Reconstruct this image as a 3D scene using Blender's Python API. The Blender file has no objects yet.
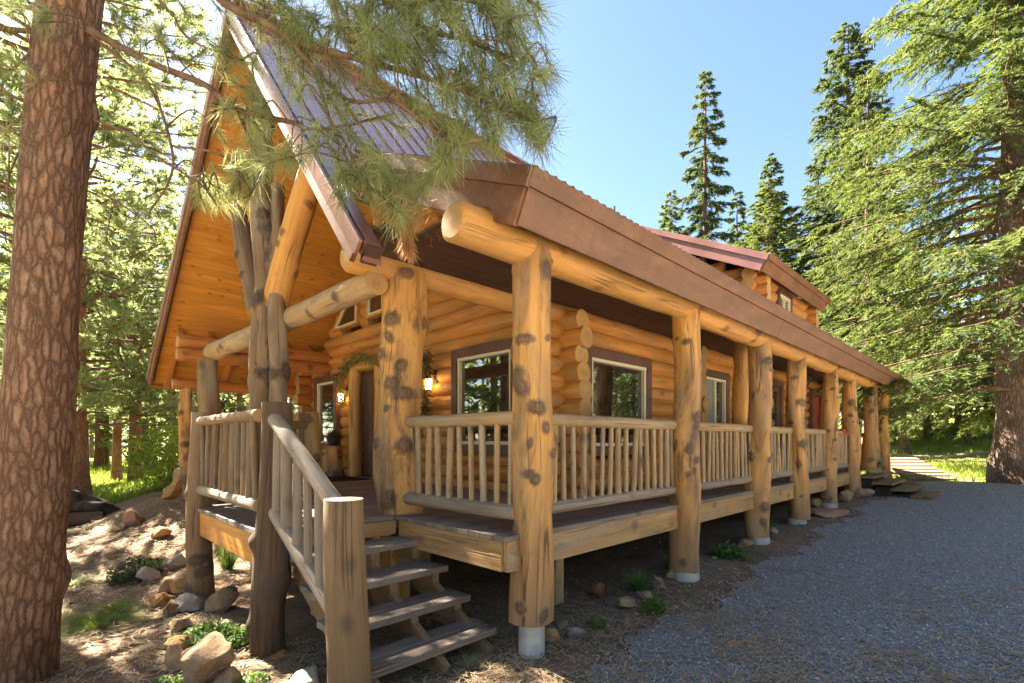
import bpy, math, random
import numpy as np
from mathutils import Vector

random.seed(7)
RS = np.random.RandomState(11)
SC = bpy.context.scene
COL = SC.collection
R = math.radians

# ------------------------------------------------------------------ camera frame
# World: X runs along the long side of the cabin, Y across it (away to the left), Z up.
F, HOR, EYE = 495.0, 441.0, 1.6
TH = math.atan(502 / F)
SA, CA = math.sin(TH), math.cos(TH)


def at(px, py, d):
    """world point on a line of sight at depth d"""
    t = (px - 512) / F
    u = (HOR - py) / F
    return np.array(((SA * t + CA) * d, (SA - CA * t) * d, EYE + u * d))


def sstep(x, a, b):
    t = np.clip((x - a) / (b - a), 0, 1)
    return t * t * (3 - 2 * t)


def gz(x, y):
    x = np.asarray(x, float)
    y = np.asarray(y, float)
    z = .036 * np.clip(x - 2.5, 0, 13) * (1 - sstep(y, 6, 12) * .6)
    z = z + .50 * sstep(y, 6.6, 11.0) * sstep(x, .3, 2.4) * (1 - sstep(y, 15, 22))
    z = z + .075 * np.clip(x - 19, 0, 90) * (1 - sstep(y, 8, 22)) 
    z = z - .12 * sstep(y, 3.6, 5.5) * (1 - sstep(x, .6, 2.2)) * (1 - sstep(y, 7, 10))
    off = sstep(y, 2.2, 3.0)
    z = z + off * .035 * np.sin(x * 1.9 + y * 1.3) * np.sin(y * 1.7 - x * .6)
    z = z + .008 * np.sin(x * 1.1 + .7) * np.sin(y * 1.3 + 2)
    return z


# ------------------------------------------------------------------ materials
MATS = {}


class NT:
    def __init__(self, name):
        m = bpy.data.materials.new(name)
        m.use_nodes = True
        self.m = m
        self.t = m.node_tree
        self.t.nodes.clear()
        self.out = self.t.nodes.new('ShaderNodeOutputMaterial')
        MATS[name] = m

    def n(self, typ, **kw):
        nd = self.t.nodes.new(typ)
        for k, v in kw.items():
            if hasattr(nd, k) and k not in ('Scale',):
                setattr(nd, k, v)
        return nd

    def link(self, a, b):
        self.t.links.new(a, b)

    def put(self, sock, v):
        if hasattr(v, 'is_output') or isinstance(v, bpy.types.NodeSocket):
            self.link(v, sock)
        else:
            if isinstance(v, (tuple, list)) and len(v) == 3 and sock.type == 'RGBA':
                v = (*v, 1)
            sock.default_value = v

    def attr(self, name, out='Vector'):
        a = self.n('ShaderNodeAttribute')
        a.attribute_name = name
        return a.outputs[out]

    def pos(self):
        return self.n('ShaderNodeNewGeometry').outputs['Position']

    def mapv(self, v, sc):
        m = self.n('ShaderNodeMapping')
        self.link(v, m.inputs['Vector'])
        m.inputs['Scale'].default_value = sc
        return m.outputs['Vector']

    def noise(self, v, scale=1., detail=4., rough=.6, dist=0.):
        x = self.n('ShaderNodeTexNoise')
        self.link(v, x.inputs['Vector'])
        x.inputs['Scale'].default_value = scale
        x.inputs['Detail'].default_value = detail
        x.inputs['Roughness'].default_value = rough
        x.inputs['Distortion'].default_value = dist
        return x.outputs['Fac']

    def voro(self, v, scale=1., feature='F1', out='Distance', rnd=1.):
        x = self.n('ShaderNodeTexVoronoi')
        x.feature = feature
        self.link(v, x.inputs['Vector'])
        x.inputs['Scale'].default_value = scale
        x.inputs['Randomness'].default_value = rnd
        return x.outputs[out]

    def ramp(self, f, stops, interp='LINEAR'):
        r = self.n('ShaderNodeValToRGB')
        self.link(f, r.inputs['Fac'])
        e = r.color_ramp.elements
        r.color_ramp.interpolation = interp
        while len(e) < len(stops):
            e.new(.5)
        for el, (p, c) in zip(e, stops):
            el.position = p
            el.color = (c, c, c, 1) if not isinstance(c, tuple) else (*c, 1)
        return r.outputs['Color']

    def mix(self, f, a, b, typ='MIX'):
        x = self.n('ShaderNodeMix')
        x.data_type = 'RGBA'
        x.blend_type = typ
        self.put(x.inputs['Factor'], f)
        self.put(x.inputs['A'] if False else x.inputs[6], a)
        self.put(x.inputs[7], b)
        return x.outputs[2]

    def math(self, op, a, b=None):
        x = self.n('ShaderNodeMath')
        x.operation = op
        self.put(x.inputs[0], a)
        if b is not None:
            self.put(x.inputs[1], b)
        return x.outputs[0]

    def bump(self, h, strength=.4, dist=.01, normal=None):
        b = self.n('ShaderNodeBump')
        self.link(h, b.inputs['Height'])
        b.inputs['Strength'].default_value = strength
        b.inputs['Distance'].default_value = dist
        if normal is not None:
            self.link(normal, b.inputs['Normal'])
        return b.outputs['Normal']

    def finish(self, col, rough=.7, normal=None, spec=.3, metal=0., coat=0., ior=None, emit=None):
        p = self.n('ShaderNodeBsdfPrincipled')
        self.put(p.inputs['Base Color'], col)
        self.put(p.inputs['Roughness'], rough)
        p.inputs['Specular IOR Level'].default_value = spec
        p.inputs['Metallic'].default_value = metal
        p.inputs['Coat Weight'].default_value = coat
        if ior:
            p.inputs['IOR'].default_value = ior
        if normal is not None:
            self.link(normal, p.inputs['Normal'])
        if emit:
            p.inputs['Emission Color'].default_value = (*emit[0], 1)
            p.inputs['Emission Strength'].default_value = emit[1]
        self.link(p.outputs[0], self.out.inputs[0])
        return self.m


def wood(name, ca, cb, cg=(.30, .25, .19), weather=.25, grain=1., rough=.62, knot=(.10, .055, .03), kscale=2.2,
         kamt=.8, crack=.5, spec=.3, tone=.35, foot=0.):
    """log or board timber: long grain from the 'tc' attribute, weather stains, small knots, modelled knots ('kn')"""
    t = NT(name)
    tc = t.attr('tc')
    g1 = t.noise(t.mapv(tc, (1.1 * grain, 26 * grain, 26 * grain)), 1., 6, .65, .3)
    g2 = t.noise(t.mapv(tc, (.55, 3.2, 3.2)), 1., 4, .55, .6)
    g3 = t.noise(t.mapv(tc, (.5, 1.1, 1.1)), 1., 3, .5)
    base = t.mix(t.ramp(g1, [(.34, 0.), (.64, 1.)]), ca, cb)
    g4 = t.noise(t.mapv(tc, (.45 * grain, 60 * grain, 60 * grain)), 1., 3, .6, .1)
    base = t.mix(t.ramp(g4, [(.54, 0.), (.7, .55)]), base, tuple(c * .5 for c in cb))
    dk = tuple(c * (1 - tone) for c in ca)
    base = t.mix(t.ramp(g3, [(.38, .0), (.68, .85)]), base, dk)
    wmask = t.math('MULTIPLY', t.ramp(g2, [(.46, 0.), (.66, 1.)]), weather)
    base = t.mix(wmask, base, cg)
    blot = t.ramp(t.noise(t.mapv(tc, (1.6, 6, 6)), 1., 5, .7, .8), [(.50, 0.), (.66, .8)])
    base = t.mix(t.math('MULTIPLY', blot, weather), base, tuple(c * .45 for c in cg))
    if foot:
        sp = t.n('ShaderNodeSeparateXYZ')
        t.link(t.pos(), sp.inputs[0])
        low = t.ramp(t.math('ADD', t.math('MULTIPLY', sp.outputs[2], .45), t.math('MULTIPLY', t.math('SUBTRACT', g2, .5), 1.3)), [(.05, 1.), (.55, 0.)])
        base = t.mix(t.math('MULTIPLY', low, foot), base, cg)
    # small knots
    kv = t.voro(t.mapv(tc, (1., 1.45, 1.45)), kscale, 'F1')
    km = t.math('MULTIPLY', t.ramp(kv, [(.055, 1.), (.12, .55), (.2, 0.)]), kamt)
    base = t.mix(km, base, knot)
    # drying cracks
    cv = t.noise(t.mapv(tc, (.28, 13, 13)), 1., 2, .45, .05)
    cm = t.ramp(t.math('ABSOLUTE', t.math('SUBTRACT', cv, .5)), [(.0, 1.), (.009, .8), (.019, 0.)])
    cs = t.ramp(t.noise(t.mapv(tc, (1.3, 5, 5)), 1., 2, .5), [(.5, 0.), (.62, 1.)])
    cmw = t.math('MULTIPLY', t.math('MULTIPLY', cm, cs), crack)
    base = t.mix(cmw, base, (.05, .03, .02))
    # modelled knots
    kn = t.attr('kn', 'Fac')
    kz = t.noise(t.mapv(tc, (16, 34, 34)), 1., 4, .7)
    kj = t.math('ADD', t.math('MULTIPLY', t.math('SUBTRACT', kz, .5), 1.1), t.math('ADD', t.math('MULTIPLY', t.math('SUBTRACT', g2, .5), .9), t.math('MULTIPLY', t.math('SUBTRACT', g1, .5), .5)))
    kf = t.ramp(t.math('ADD', kn, t.math('MULTIPLY', kj, .75)), [(.14, 0.), (.3, .55), (.55, .9), (.68, .92), (.8, .62), (.88, .95), (.97, .75)])
    base = t.mix(kf, base, knot)
    h = t.math('SUBTRACT', t.math('MULTIPLY', g1, .6), t.math('MULTIPLY', cmw, 1.4))
    nrm = t.bump(h, .75, .010)
    return t.finish(base, rough, nrm, spec)


wood('post_wood', (.72, .375, .108), (.50, .225, .052), (.25, .155, .085), .95, .8, .65, (.095, .062, .042), 2.0, .7, .8, foot=.9)
wood('beam_wood', (.74, .385, .105), (.58, .265, .058), (.30, .19, .10), .4, .8, .55, (.16, .075, .03), 1.9, .85, .6)
wood('wall_log', (.68, .31, .075), (.54, .205, .038), (.40, .25, .11), .5, .7, .55, (.20, .07, .02), 2.2, .8, .5, tone=.5)
wood('soffit_wood', (.64, .295, .052), (.50, .20, .028), (.42, .16, .03), .35, 1.1, .45, (.22, .07, .015), 3.4, .8, .05)
wood('log_end', (.58, .35, .13), (.48, .26, .085), (.36, .24, .13), .6, .15, .7, (.3, .14, .05), 3, .0, .0)
wood('weathered_wood', (.30, .185, .085), (.17, .10, .048), (.23, .18, .125), .7, 1., .75, (.075, .05, .033), 2.4, .7, .7)
wood('dark_post', (.135, .08, .04), (.07, .042, .023), (.13, .095, .065), .7, 1., .8, (.06, .04, .03), 2.4, .7, .8)
wood('rail_wood', (.50, .325, .155), (.36, .215, .09), (.34, .265, .18), .75, 1., .7, (.12, .075, .045), 2.6, .8, .6)
wood('bleached_rail', (.36, .285, .205), (.235, .175, .118), (.21, .155, .105), .5, 1., .75, (.14, .1, .08), 2.4, .6, .7)
wood('deck_wood', (.225, .17, .13), (.135, .10, .075), (.26, .215, .175), .7, 1.2, .7, (.06, .04, .03), 2.6, .6, .5)
wood('skirt_wood', (.50, .30, .12), (.36, .19, .065), (.33, .24, .15), .75, .9, .65, (.12, .07, .04), 2.2, .7, .5)
wood('snag_wood', (.31, .195, .10), (.15, .09, .048), (.30, .235, .165), .8, .6, .7, (.055, .038, .028), 1.7, .9, .9)
wood('red_log', (.55, .215, .05), (.42, .14, .03), (.35, .18, .08), .3, .7, .5, (.12, .04, .02), 2.2, .7, .4)
wood('platform_plank', (.30, .20, .135), (.23, .15, .10), (.22, .17, .13), .6, .8, .8, (.2, .12, .08), 1.8, .4, .5)  # pinkish brown of the platform boards themselves


def paint(name, c, rough=.5, var=.25, spec=.4, scale=3., bump=.15, stretch=(1, 1, 1)):
    t = NT(name)
    p = t.pos()
    a = t.noise(t.mapv(p, stretch), scale, 5, .65)
    b = t.noise(p, scale * 14, 3, .6)
    c2 = tuple(x * (1 - var) for x in c)
    c3 = tuple(min(1, x * (1 + var * .5) + .01) for x in c)
    base = t.mix(t.ramp(a, [(.35, 0.), (.65, 1.)]), c2, c3)
    base = t.mix(t.math('MULTIPLY', t.ramp(b, [(.45, 0.), (.7, 1.)]), .4), base, c2)
    sv_ = t.noise(t.mapv(p, (9 * stretch[0], 2, 1.2)), 1.6, 5, .7)
    base = t.mix(t.ramp(sv_, [(.52, 0.), (.74, var * 1.6)]), base, tuple(x * .55 for x in c))
    return t.finish(base, t.math('ADD', rough - .1, t.math('MULTIPLY', a, .2)), t.bump(b, bump, .004), spec)


paint('fascia_paint', (.185, .082, .040), .5, .3, .35, 2.2, .2, (1, 3, 3))
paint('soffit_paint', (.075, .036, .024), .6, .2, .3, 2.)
paint('roof_metal', (.26, .115, .092), .24, .18, 1., 1.5, .05)
paint('trim_paint', (.125, .062, .044), .5, .25, .35, 4.)
paint('sash_paint', (.66, .58, .42), .45, .1, .4, 5.)
paint('concrete', (.46, .43, .37), .85, .25, .2, 6., .5)
paint('foundation_dark', (.06, .045, .035), .9, .3, .1, 3.)
paint('black_iron', (.02, .018, .017), .45, .2, .5, 8.)
paint('red_paint', (.36, .045, .018), .5, .2, .4, 4.)
paint('curtain', (.30, .31, .29), .9, .15, .1, 5., .1, (8, 8, .5))
paint('mat_fibre', (.035, .028, .025), .95, .4, .05, 20., .6)
paint('charred', (.055, .042, .034), .9, .6, .1, 4., .8)
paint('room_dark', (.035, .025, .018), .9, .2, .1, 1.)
paint('pipe_metal', (.12, .11, .1), .4, .2, .5, 5.)
paint('pale_tarp', (.62, .66, .7), .6, .12, .3, 3.)

t = NT('window_glass')
t.finish((.012, .015, .014), .015, t.bump(t.noise(t.pos(), 1.3, 2, .5), .06, .02), .5, 0., 0., 2.9)
t = NT('lamp_glass')
t.finish((.9, .6, .3), .4, None, .3, emit=((1., .52, .18), 5.))

# bark
def bark(name, ca, cb, cc, sc=1., bump=1.):
    t = NT(name)
    tc = t.attr('tc')
    wob = t.noise(tc, 5 * sc, 3, .6)
    v = t.mapv(tc, (3.6 * sc, 15 * sc, 15 * sc))
    vm = t.n('ShaderNodeVectorMath')
    vm.operation = 'ADD'
    t.link(v, vm.inputs[0])
    nz = t.n('ShaderNodeTexNoise')
    t.link(tc, nz.inputs['Vector'])
    nz.inputs['Scale'].default_value = 9 * sc
    nz.inputs['Detail'].default_value = 6
    nz.inputs['Roughness'].default_value = .7
    t.link(nz.outputs['Color'], vm.inputs[1])
    edge = t.voro(vm.outputs[0], 1., 'DISTANCE_TO_EDGE')
    cell = t.n('ShaderNodeTexVoronoi')
    t.link(vm.outputs[0], cell.inputs['Vector'])
    fine = t.noise(t.mapv(tc, (14 * sc, 40 * sc, 40 * sc)), 1., 5, .7)
    base = t.mix(t.ramp(cell.outputs['Color'], [(.2, 0.), (.8, 1.)]), ca, cb)
    base = t.mix(t.ramp(fine, [(.38, 0.), (.7, .8)]), base, cc)
    big = t.noise(tc, 1.4, 3, .5)
    base = t.mix(t.ramp(big, [(.45, 0.), (.66, .7)]), base, tuple(c * .45 for c in ca))
    em = t.ramp(edge, [(.0, 1.), (.06, .6), (.2, 0.)])
    base = t.mix(t.math('MULTIPLY', t.math('MULTIPLY', em, .8), t.ramp(fine, [(.2, .5), (.6, 1.)])), base, tuple(c * .22 for c in ca))
    h = t.math('ADD', t.ramp(edge, [(0., 0.), (.28, 1.)]), t.math('MULTIPLY', fine, .5))
    return t.finish(base, .85, t.bump(h, .9 * bump, .022), .15)


bark('pine_bark', (.31, .142, .068), (.20, .098, .055), (.36, .26, .18), 1.55)
bark('fir_bark', (.20, .125, .085), (.15, .095, .07), (.29, .22, .17), 1.2)
t = NT('twig_bark')
n_ = t.noise(t.attr('tc'), 9, 4, .6)
t.finish(t.mix(t.ramp(n_, [(.35, 0.), (.65, 1.)]), (.085, .05, .032), (.19, .115, .07)), .85, t.bump(n_, .5, .006), .15)


def leaf(name, ca, cb, tr=.4, rough=.55, warm=(.30, .30, .05)):
    t = NT(name)
    f = t.attr('tint', 'Fac')
    col = t.mix(f, ca, cb)
    p = t.n('ShaderNodeBsdfPrincipled')
    t.link(col, p.inputs['Base Color'])
    p.inputs['Roughness'].default_value = rough
    p.inputs['Specular IOR Level'].default_value = .25
    tl = t.n('ShaderNodeBsdfTranslucent')
    t.link(t.mix(.55, col, warm), tl.inputs['Color'])
    mx = t.n('ShaderNodeMixShader')
    mx.inputs[0].default_value = tr
    t.link(p.outputs[0], mx.inputs[1])
    t.link(tl.outputs[0], mx.inputs[2])
    t.link(mx.outputs[0], t.out.inputs[0])
    return t.m


leaf('pine_needle', (.09, .13, .045), (.37, .39, .16), .58, .5, (.56, .56, .21))
leaf('fir_needle', (.030, .062, .018), (.135, .170, .045), .40, .6, (.22, .25, .045))
leaf('dark_needle', (.035, .062, .032), (.095, .125, .05), .36, .6, (.2, .24, .06))
leaf('pale_needle', (.10, .15, .055), (.25, .285, .115), .64, .6, (.46, .50, .19))
leaf('dead_needle', (.34, .155, .055), (.46, .25, .10), .3, .6, (.5, .26, .1))
leaf('litter_needle', (.30, .20, .11), (.56, .41, .24), .15, .7, (.4, .25, .1))
leaf('grass_blade', (.10, .17, .022), (.27, .31, .05), .5, .6, (.35, .42, .05))
leaf('weed_leaf', (.05, .14, .022), (.13, .26, .05), .4)
leaf('dry_grass', (.30, .24, .11), (.45, .38, .19), .4)
leaf('straw', (.25, .16, .07), (.38, .27, .13), .3)

# ground
t = NT('ground_earth')
p_ = t.pos()
gm = t.attr('gm', 'Fac')
a1 = t.noise(p_, 1.3, 5, .65)
a2 = t.noise(p_, 9., 5, .7)
a3 = t.noise(p_, 48., 4, .7)
v1 = t.voro(p_, 26.)
dirt = t.mix(t.ramp(a2, [(.35, 0.), (.65, 1.)]), (.19, .117, .07), (.30, .195, .12))
dirt = t.mix(t.ramp(a3, [(.45, 0.), (.68, .8)]), dirt, (.34, .24, .155))
dirt = t.mix(t.ramp(a1, [(.48, 0.), (.66, .7)]), dirt, (.17, .098, .058))
dirt = t.mix(t.ramp(v1, [(.08, .6), (.2, 0.)]), dirt, (.30, .2, .13))
dirt = t.mix(t.attr('dry', 'Fac'), dirt, t.mix(t.ramp(a2, [(.3, 0.), (.7, 1.)]), (.36, .28, .19), (.5, .42, .31)))  # earth lightened outside the view to bounce light onto the gable
grs = t.mix(t.ramp(a2, [(.38, 0.), (.62, 1.)]), (.15, .19, .035), (.30, .29, .09))
grs = t.mix(t.ramp(a1, [(.5, 0.), (.64, .7)]), grs, (.40, .33, .19))
gcol = t.mix(gm, dirt, grs)
t.finish(gcol, .92, t.bump(t.math('ADD', a3, t.math('MULTIPLY', a2, 1.5)), .8, .03), .1)

t = NT('gravel')
p_ = t.pos()
v = t.n('ShaderNodeTexVoronoi')
t.link(p_, v.inputs['Vector'])
v.inputs['Scale'].default_value = 62
v2 = t.voro(p_, 62., 'DISTANCE_TO_EDGE')
b1 = t.noise(p_, 1.1, 5, .65)
b2 = t.noise(p_, 14, 4, .65)
c = t.mix(t.ramp(v.outputs['Color'], [(.1, 0.), (.9, 1.)]), (.28, .258, .242), (.50, .467, .44))
c = t.mix(t.math('MULTIPLY', t.ramp(v2, [(.0, 1.), (.12, 0.)]), .7), c, (.2, .19, .18))
c = t.mix(t.ramp(b1, [(.5, 0.), (.75, .35)]), c, (.40, .32, .23))
c = t.mix(t.ramp(b2, [(.55, 0.), (.75, .35)]), c, (.42, .36, .29))
t.finish(c, .9, t.bump(t.ramp(v2, [(0., 0.), (.3, 1.)]), 1., .011), .15)

paint('reflector_gravel', (.54, .46, .385), .9, .25, .1, 1.2, .5)  # invented pale surface, kept light to bounce sun onto the cabin

t = NT('stone_chip')
f_ = t.attr('tint', 'Fac')
t.finish(t.ramp(f_, [(0., (.15, .142, .135)), (.5, (.29, .27, .255)), (.85, (.42, .39, .365)), (1., (.50, .42, .34))]), .85)


def rockmat(name, ca, cb, cc):
    t = NT(name)
    tx = t.n('ShaderNodeTexCoord').outputs['Object']
    a = t.noise(tx, 4, 6, .65, .5)
    b = t.noise(tx, 22, 5, .7)
    s = t.noise(t.mapv(tx, (3, 3, 14)), 1., 3, .6, 1.)
    c = t.mix(t.ramp(a, [(.35, 0.), (.65, 1.)]), ca, cb)
    c = t.mix(t.ramp(s, [(.5, 0.), (.66, .8)]), c, cc)
    c = t.mix(t.ramp(b, [(.5, 0.), (.75, .5)]), c, tuple(x * .5 for x in ca))
    return t.finish(c, .85, t.bump(t.math('ADD', b, t.math('MULTIPLY', a, 1.5)), .8, .03), .2)


rockmat('rock_tan', (.38, .235, .125), (.28, .17, .09), (.44, .33, .21))
rockmat('rock_orange', (.50, .25, .085), (.36, .17, .06), (.45, .33, .2))
rockmat('rock_grey', (.41, .34, .26), (.30, .245, .185), (.48, .40, .31))
rockmat('rock_red', (.38, .20, .125), (.29, .155, .105), (.42, .3, .22))
rockmat('rock_dark', (.14, .105, .08), (.09, .07, .055), (.2, .16, .12))


# ------------------------------------------------------------------ mesh builders
BASE = {}


def np_mesh(name, V, loops, totals, attrs=None, mats=(), midx=None, smooth=False, parent=None, origin=(0, 0, 0)):
    o_ = np.array(origin if parent is None else BASE[parent.name], float)
    V = np.asarray(V, np.float32) - o_.astype(np.float32)
    me = bpy.data.meshes.new(name)
    nv = len(V)
    me.vertices.add(nv)
    me.vertices.foreach_set('co', V.ravel())
    loops = np.asarray(loops, np.int32)
    totals = np.asarray(totals, np.int32)
    me.loops.add(len(loops))
    me.loops.foreach_set('vertex_index', loops)
    me.polygons.add(len(totals))
    starts = np.zeros(len(totals), np.int32)
    starts[1:] = np.cumsum(totals)[:-1]
    me.polygons.foreach_set('loop_start', starts)
    me.polygons.foreach_set('loop_total', totals)
    if midx is not None:
        me.polygons.foreach_set('material_index', np.asarray(midx, np.int32))
    sm = np.full(len(totals), bool(smooth)) if np.isscalar(smooth) else np.asarray(smooth, bool)
    me.polygons.foreach_set('use_smooth', sm)
    for k, arr in (attrs or {}).items():
        arr = np.asarray(arr, np.float32)
        if arr.ndim == 2:
            a = me.attributes.new(k, 'FLOAT_VECTOR', 'POINT')
            a.data.foreach_set('vector', arr.ravel())
        else:
            a = me.attributes.new(k, 'FLOAT', 'POINT')
            a.data.foreach_set('value', arr)
    for m in mats:
        me.materials.append(MATS[m])
    me.update(calc_edges=True)
    me.validate()
    o = bpy.data.objects.new(name, me)
    COL.objects.link(o)
    if parent is not None:
        o.parent = parent
        BASE[o.name] = BASE[parent.name]
    else:
        o.location = o_
        BASE[o.name] = tuple(o_)
    return o


class MB:
    def __init__(self):
        self.V, self.T, self.K = [], [], []
        self.L, self.N, self.M, self.S = [], [], [], []
        self.c = 0

    def add(self, V, faces, tc=None, kn=None, mat=0, smooth=True):
        V = np.asarray(V, float)
        if tc is None:
            tc = V + RS.rand(3) * 40
        if kn is None:
            kn = np.zeros(len(V))
        self.V.append(V)
        self.T.append(tc)
        self.K.append(kn)
        for f in faces:
            self.L.extend([i + self.c for i in f])
            self.N.append(len(f))
            self.M.append(mat)
            self.S.append(smooth)
        self.c += len(V)

    def build(self, name, mats, parent=None, bevel=0., origin=(0, 0, 0)):
        if isinstance(mats, str):
            mats = (mats,)
        o = np_mesh(name, np.concatenate(self.V), self.L, self.N,
                    {'tc': np.concatenate(self.T), 'kn': np.concatenate(self.K)}, mats, self.M, self.S, parent, origin)
        if bevel:
            b = o.modifiers.new('bevel', 'BEVEL')
            b.width = bevel
            b.segments = 2
            b.limit_method = 'ANGLE'
            b.angle_limit = R(50)
        return o

    def tube(self, pts, rad, n=12, seg=None, mat=0, cap=0, amp=0., wob=0., knots=0, ks=(.035, .06), seed=None, caps=True,
             flat=1.):
        rs = np.random.RandomState(RS.randint(1 << 30) if seed is None else seed)
        pts = np.asarray(pts, float)
        k = len(pts)
        rad = np.broadcast_to(np.asarray(rad, float), (k,)) if np.ndim(rad) else np.full(k, float(rad))
        dl = np.linalg.norm(np.diff(pts, axis=0), axis=1)
        s = np.concatenate([[0], np.cumsum(dl)])
        if seg:
            u = np.linspace(0, s[-1], seg + 1)
            pts = np.stack([np.interp(u, s, pts[:, i]) for i in range(3)], 1)
            rad = np.interp(u, s, rad)
            s = u
            k = len(pts)
        T = np.gradient(pts, axis=0)
        T /= np.linalg.norm(T, axis=1)[:, None] + 1e-12
        ref = np.array((0, 0, 1.)) if abs(T[0][2]) < .8 else np.array((1., 0, 0))
        U = np.zeros((k, 3))
        u0 = ref - T[0] * ref.dot(T[0])
        u0 /= np.linalg.norm(u0)
        for i in range(k):
            u0 = u0 - T[i] * u0.dot(T[i])
            u0 /= np.linalg.norm(u0) + 1e-12
            U[i] = u0
        W = np.cross(T, U)
        if wob:
            ph = rs.rand(4) * 6.28
            pts = pts + wob * (np.sin(s * 2.1 + ph[0])[:, None] * U + np.sin(s * 1.7 + ph[1])[:, None] * W)
        an = np.arange(n) / n * 2 * math.pi
        rr = np.repeat(rad[:, None], n, 1)
        if amp:
            fac = np.zeros((k, n))
            for q in range(6):
                m_, f_, p_ = rs.randint(0, 5), rs.uniform(.8, 7), rs.rand() * 6.28
                fac += np.sin(m_ * an[None] + f_ * s[:, None] + p_) / 6
            rr = rr * (1 + amp * 2.2 * fac)
        kn = np.zeros((k, n))
        for q in range(knots):
            s0, a0, sz = rs.uniform(.02, .98) * s[-1], rs.rand() * 6.28, rs.uniform(*ks)
            e1, e2 = rs.uniform(.65, 1.5), rs.uniform(.65, 1.5)
            da = ((an - a0 + math.pi) % (2 * math.pi) - math.pi)[None] * e1 + (s[:, None] - s0) * rs.normal(0, 1.2)
            d2 = (((s[:, None] - s0) * e2) ** 2 + (rr * da) ** 2) / sz ** 2
            g = np.exp(-d2 * .9)
            kn = np.maximum(kn, g)
            rr = rr + sz * .55 * g
        V = pts[:, None] + rr[..., None] * (np.cos(an)[None, :, None] * U[:, None] + flat * np.sin(an)[None, :, None] * W[:, None])
        off = rs.rand(3) * np.array((60, 40, 40))
        tc = np.stack([np.repeat(s[:, None], n, 1) + off[0], np.cos(an)[None] * rr + off[1], np.sin(an)[None] * rr + off[2]], -1)
        faces = []
        for i in range(k - 1):
            for j in range(n):
                j2 = (j + 1) % n
                faces.append((i * n + j, i * n + j2, (i + 1) * n + j2, (i + 1) * n + j))
        self.add(V.reshape(-1, 3), faces, tc.reshape(-1, 3), kn.ravel(), mat)
        if caps:
            for e, i in ((0, 0), (1, k - 1)):
                ring = V[i]
                c = ring.mean(0) + (T[i] * (1 if e else -1)) * rad[i] * .04
                VV = np.vstack([ring, (ring + c * .35) / 1.35 if False else c + (ring - c) * .55, [c]])
                ff = []
                for j in range(n):
                    j2 = (j + 1) % n
                    q = (j, j2, n + j2, n + j)
                    tri = (n + j, n + j2, 2 * n)
                    ff += [q, tri] if e else [q[::-1], tri[::-1]]
                tcc = np.stack([np.linalg.norm(VV - c, axis=1) * 9 + off[0], VV[:, 1] * .4 + off[1], VV[:, 2] * .4 + off[2]], 1)
                self.add(VV, ff, tcc, None, cap, False)

    def box(self, x0, x1, y0, y1, z0, z1, mat=0, smooth=False):
        V = np.array([(x, y, z) for x in (x0, x1) for y in (y0, y1) for z in (z0, z1)], float)
        self._hexa(V, mat)

    def _hexa(self, V, mat=0):
        fs = [(0, 1, 3, 2), (4, 6, 7, 5), (0, 4, 5, 1), (2, 3, 7, 6), (0, 2, 6, 4), (1, 5, 7, 3)]
        ax = [np.linalg.norm(V[4] - V[0]), np.linalg.norm(V[2] - V[0]), np.linalg.norm(V[1] - V[0])]
        o = np.argsort(ax)[::-1]
        dirs = [V[4] - V[0], V[2] - V[0], V[1] - V[0]]
        dirs = [d / (np.linalg.norm(d) + 1e-9) for d in dirs]
        off = RS.rand(3) * np.array((60, 40, 40))
        tc = np.stack([(V - V[0]) @ dirs[o[0]], (V - V[0]) @ dirs[o[1]], (V - V[0]) @ dirs[o[2]]], 1) + off
        self.add(V, fs, tc, None, mat, False)

    def obox(self, p0, p1, w, h, up=(0, 0, 1), mat=0):
        """board from p0 to p1, width w across, height h along up"""
        p0, p1, up = np.array(p0, float), np.array(p1, float), np.array(up, float)
        d = p1 - p0
        d /= np.linalg.norm(d)
        up = up - d * up.dot(d)
        up /= np.linalg.norm(up)
        sd = np.cross(up, d)
        V = np.array([p + sd * a * w / 2 + up * b * h / 2 for p in (p0, p1) for a in (-1, 1) for b in (-1, 1)])
        self._hexa(V, mat)

    def prism(self, poly, x0, x1, mat=0):
        """polygon in (y,z) extruded along x"""
        n = len(poly)
        V = np.array([(x, y, z) for x in (x0, x1) for y, z in poly], float)
        fs = [tuple(range(n))[::-1], tuple(range(n, 2 * n))] + [(i, (i + 1) % n, n + (i + 1) % n, n + i) for i in range(n)]
        self.add(V, fs, None, None, mat, False)


def blades(name, P, D, Wd, tint, mat, parent=None, curve=None, origin=(0, 0, 0), extra=None):
    """thin leaf blades: base P, vector D, half width vector Wd. curve: sag vector per blade"""
    N = len(P)
    if curve is None:
        V = np.stack([P - Wd, P + Wd, P + D * .55 + Wd * .9, P + D, P + D * .55 - Wd * .9], 1)
    else:
        m = P + D * .5 + curve * .3
        V = np.stack([P - Wd, P + Wd, m + Wd * .85, P + D + curve, m - Wd * .85], 1)
    idx = (np.arange(N) * 5)[:, None]
    L = np.concatenate([idx + np.array((0, 1, 2, 4)), idx + np.array((4, 2, 3))], 1).ravel()
    Tt = np.tile((4, 3), N)
    return np_mesh(name, V.reshape(-1, 3), L, Tt, {'tint': np.repeat(tint, 5)}, (mat,), None, False, parent, origin)


def unit(v):
    return v / (np.linalg.norm(v, axis=-1, keepdims=True) + 1e-12)


def rvec(n, rs=RS):
    return unit(rs.normal(size=(n, 3)))


def thing(name, label, cat, loc=(0, 0, 0), group=None):
    o = bpy.data.objects.new(name, None)
    COL.objects.link(o)
    o.empty_display_size = .2
    o.location = loc
    BASE[o.name] = tuple(map(float, loc))
    tag(o, label, cat, group)
    return o


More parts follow.
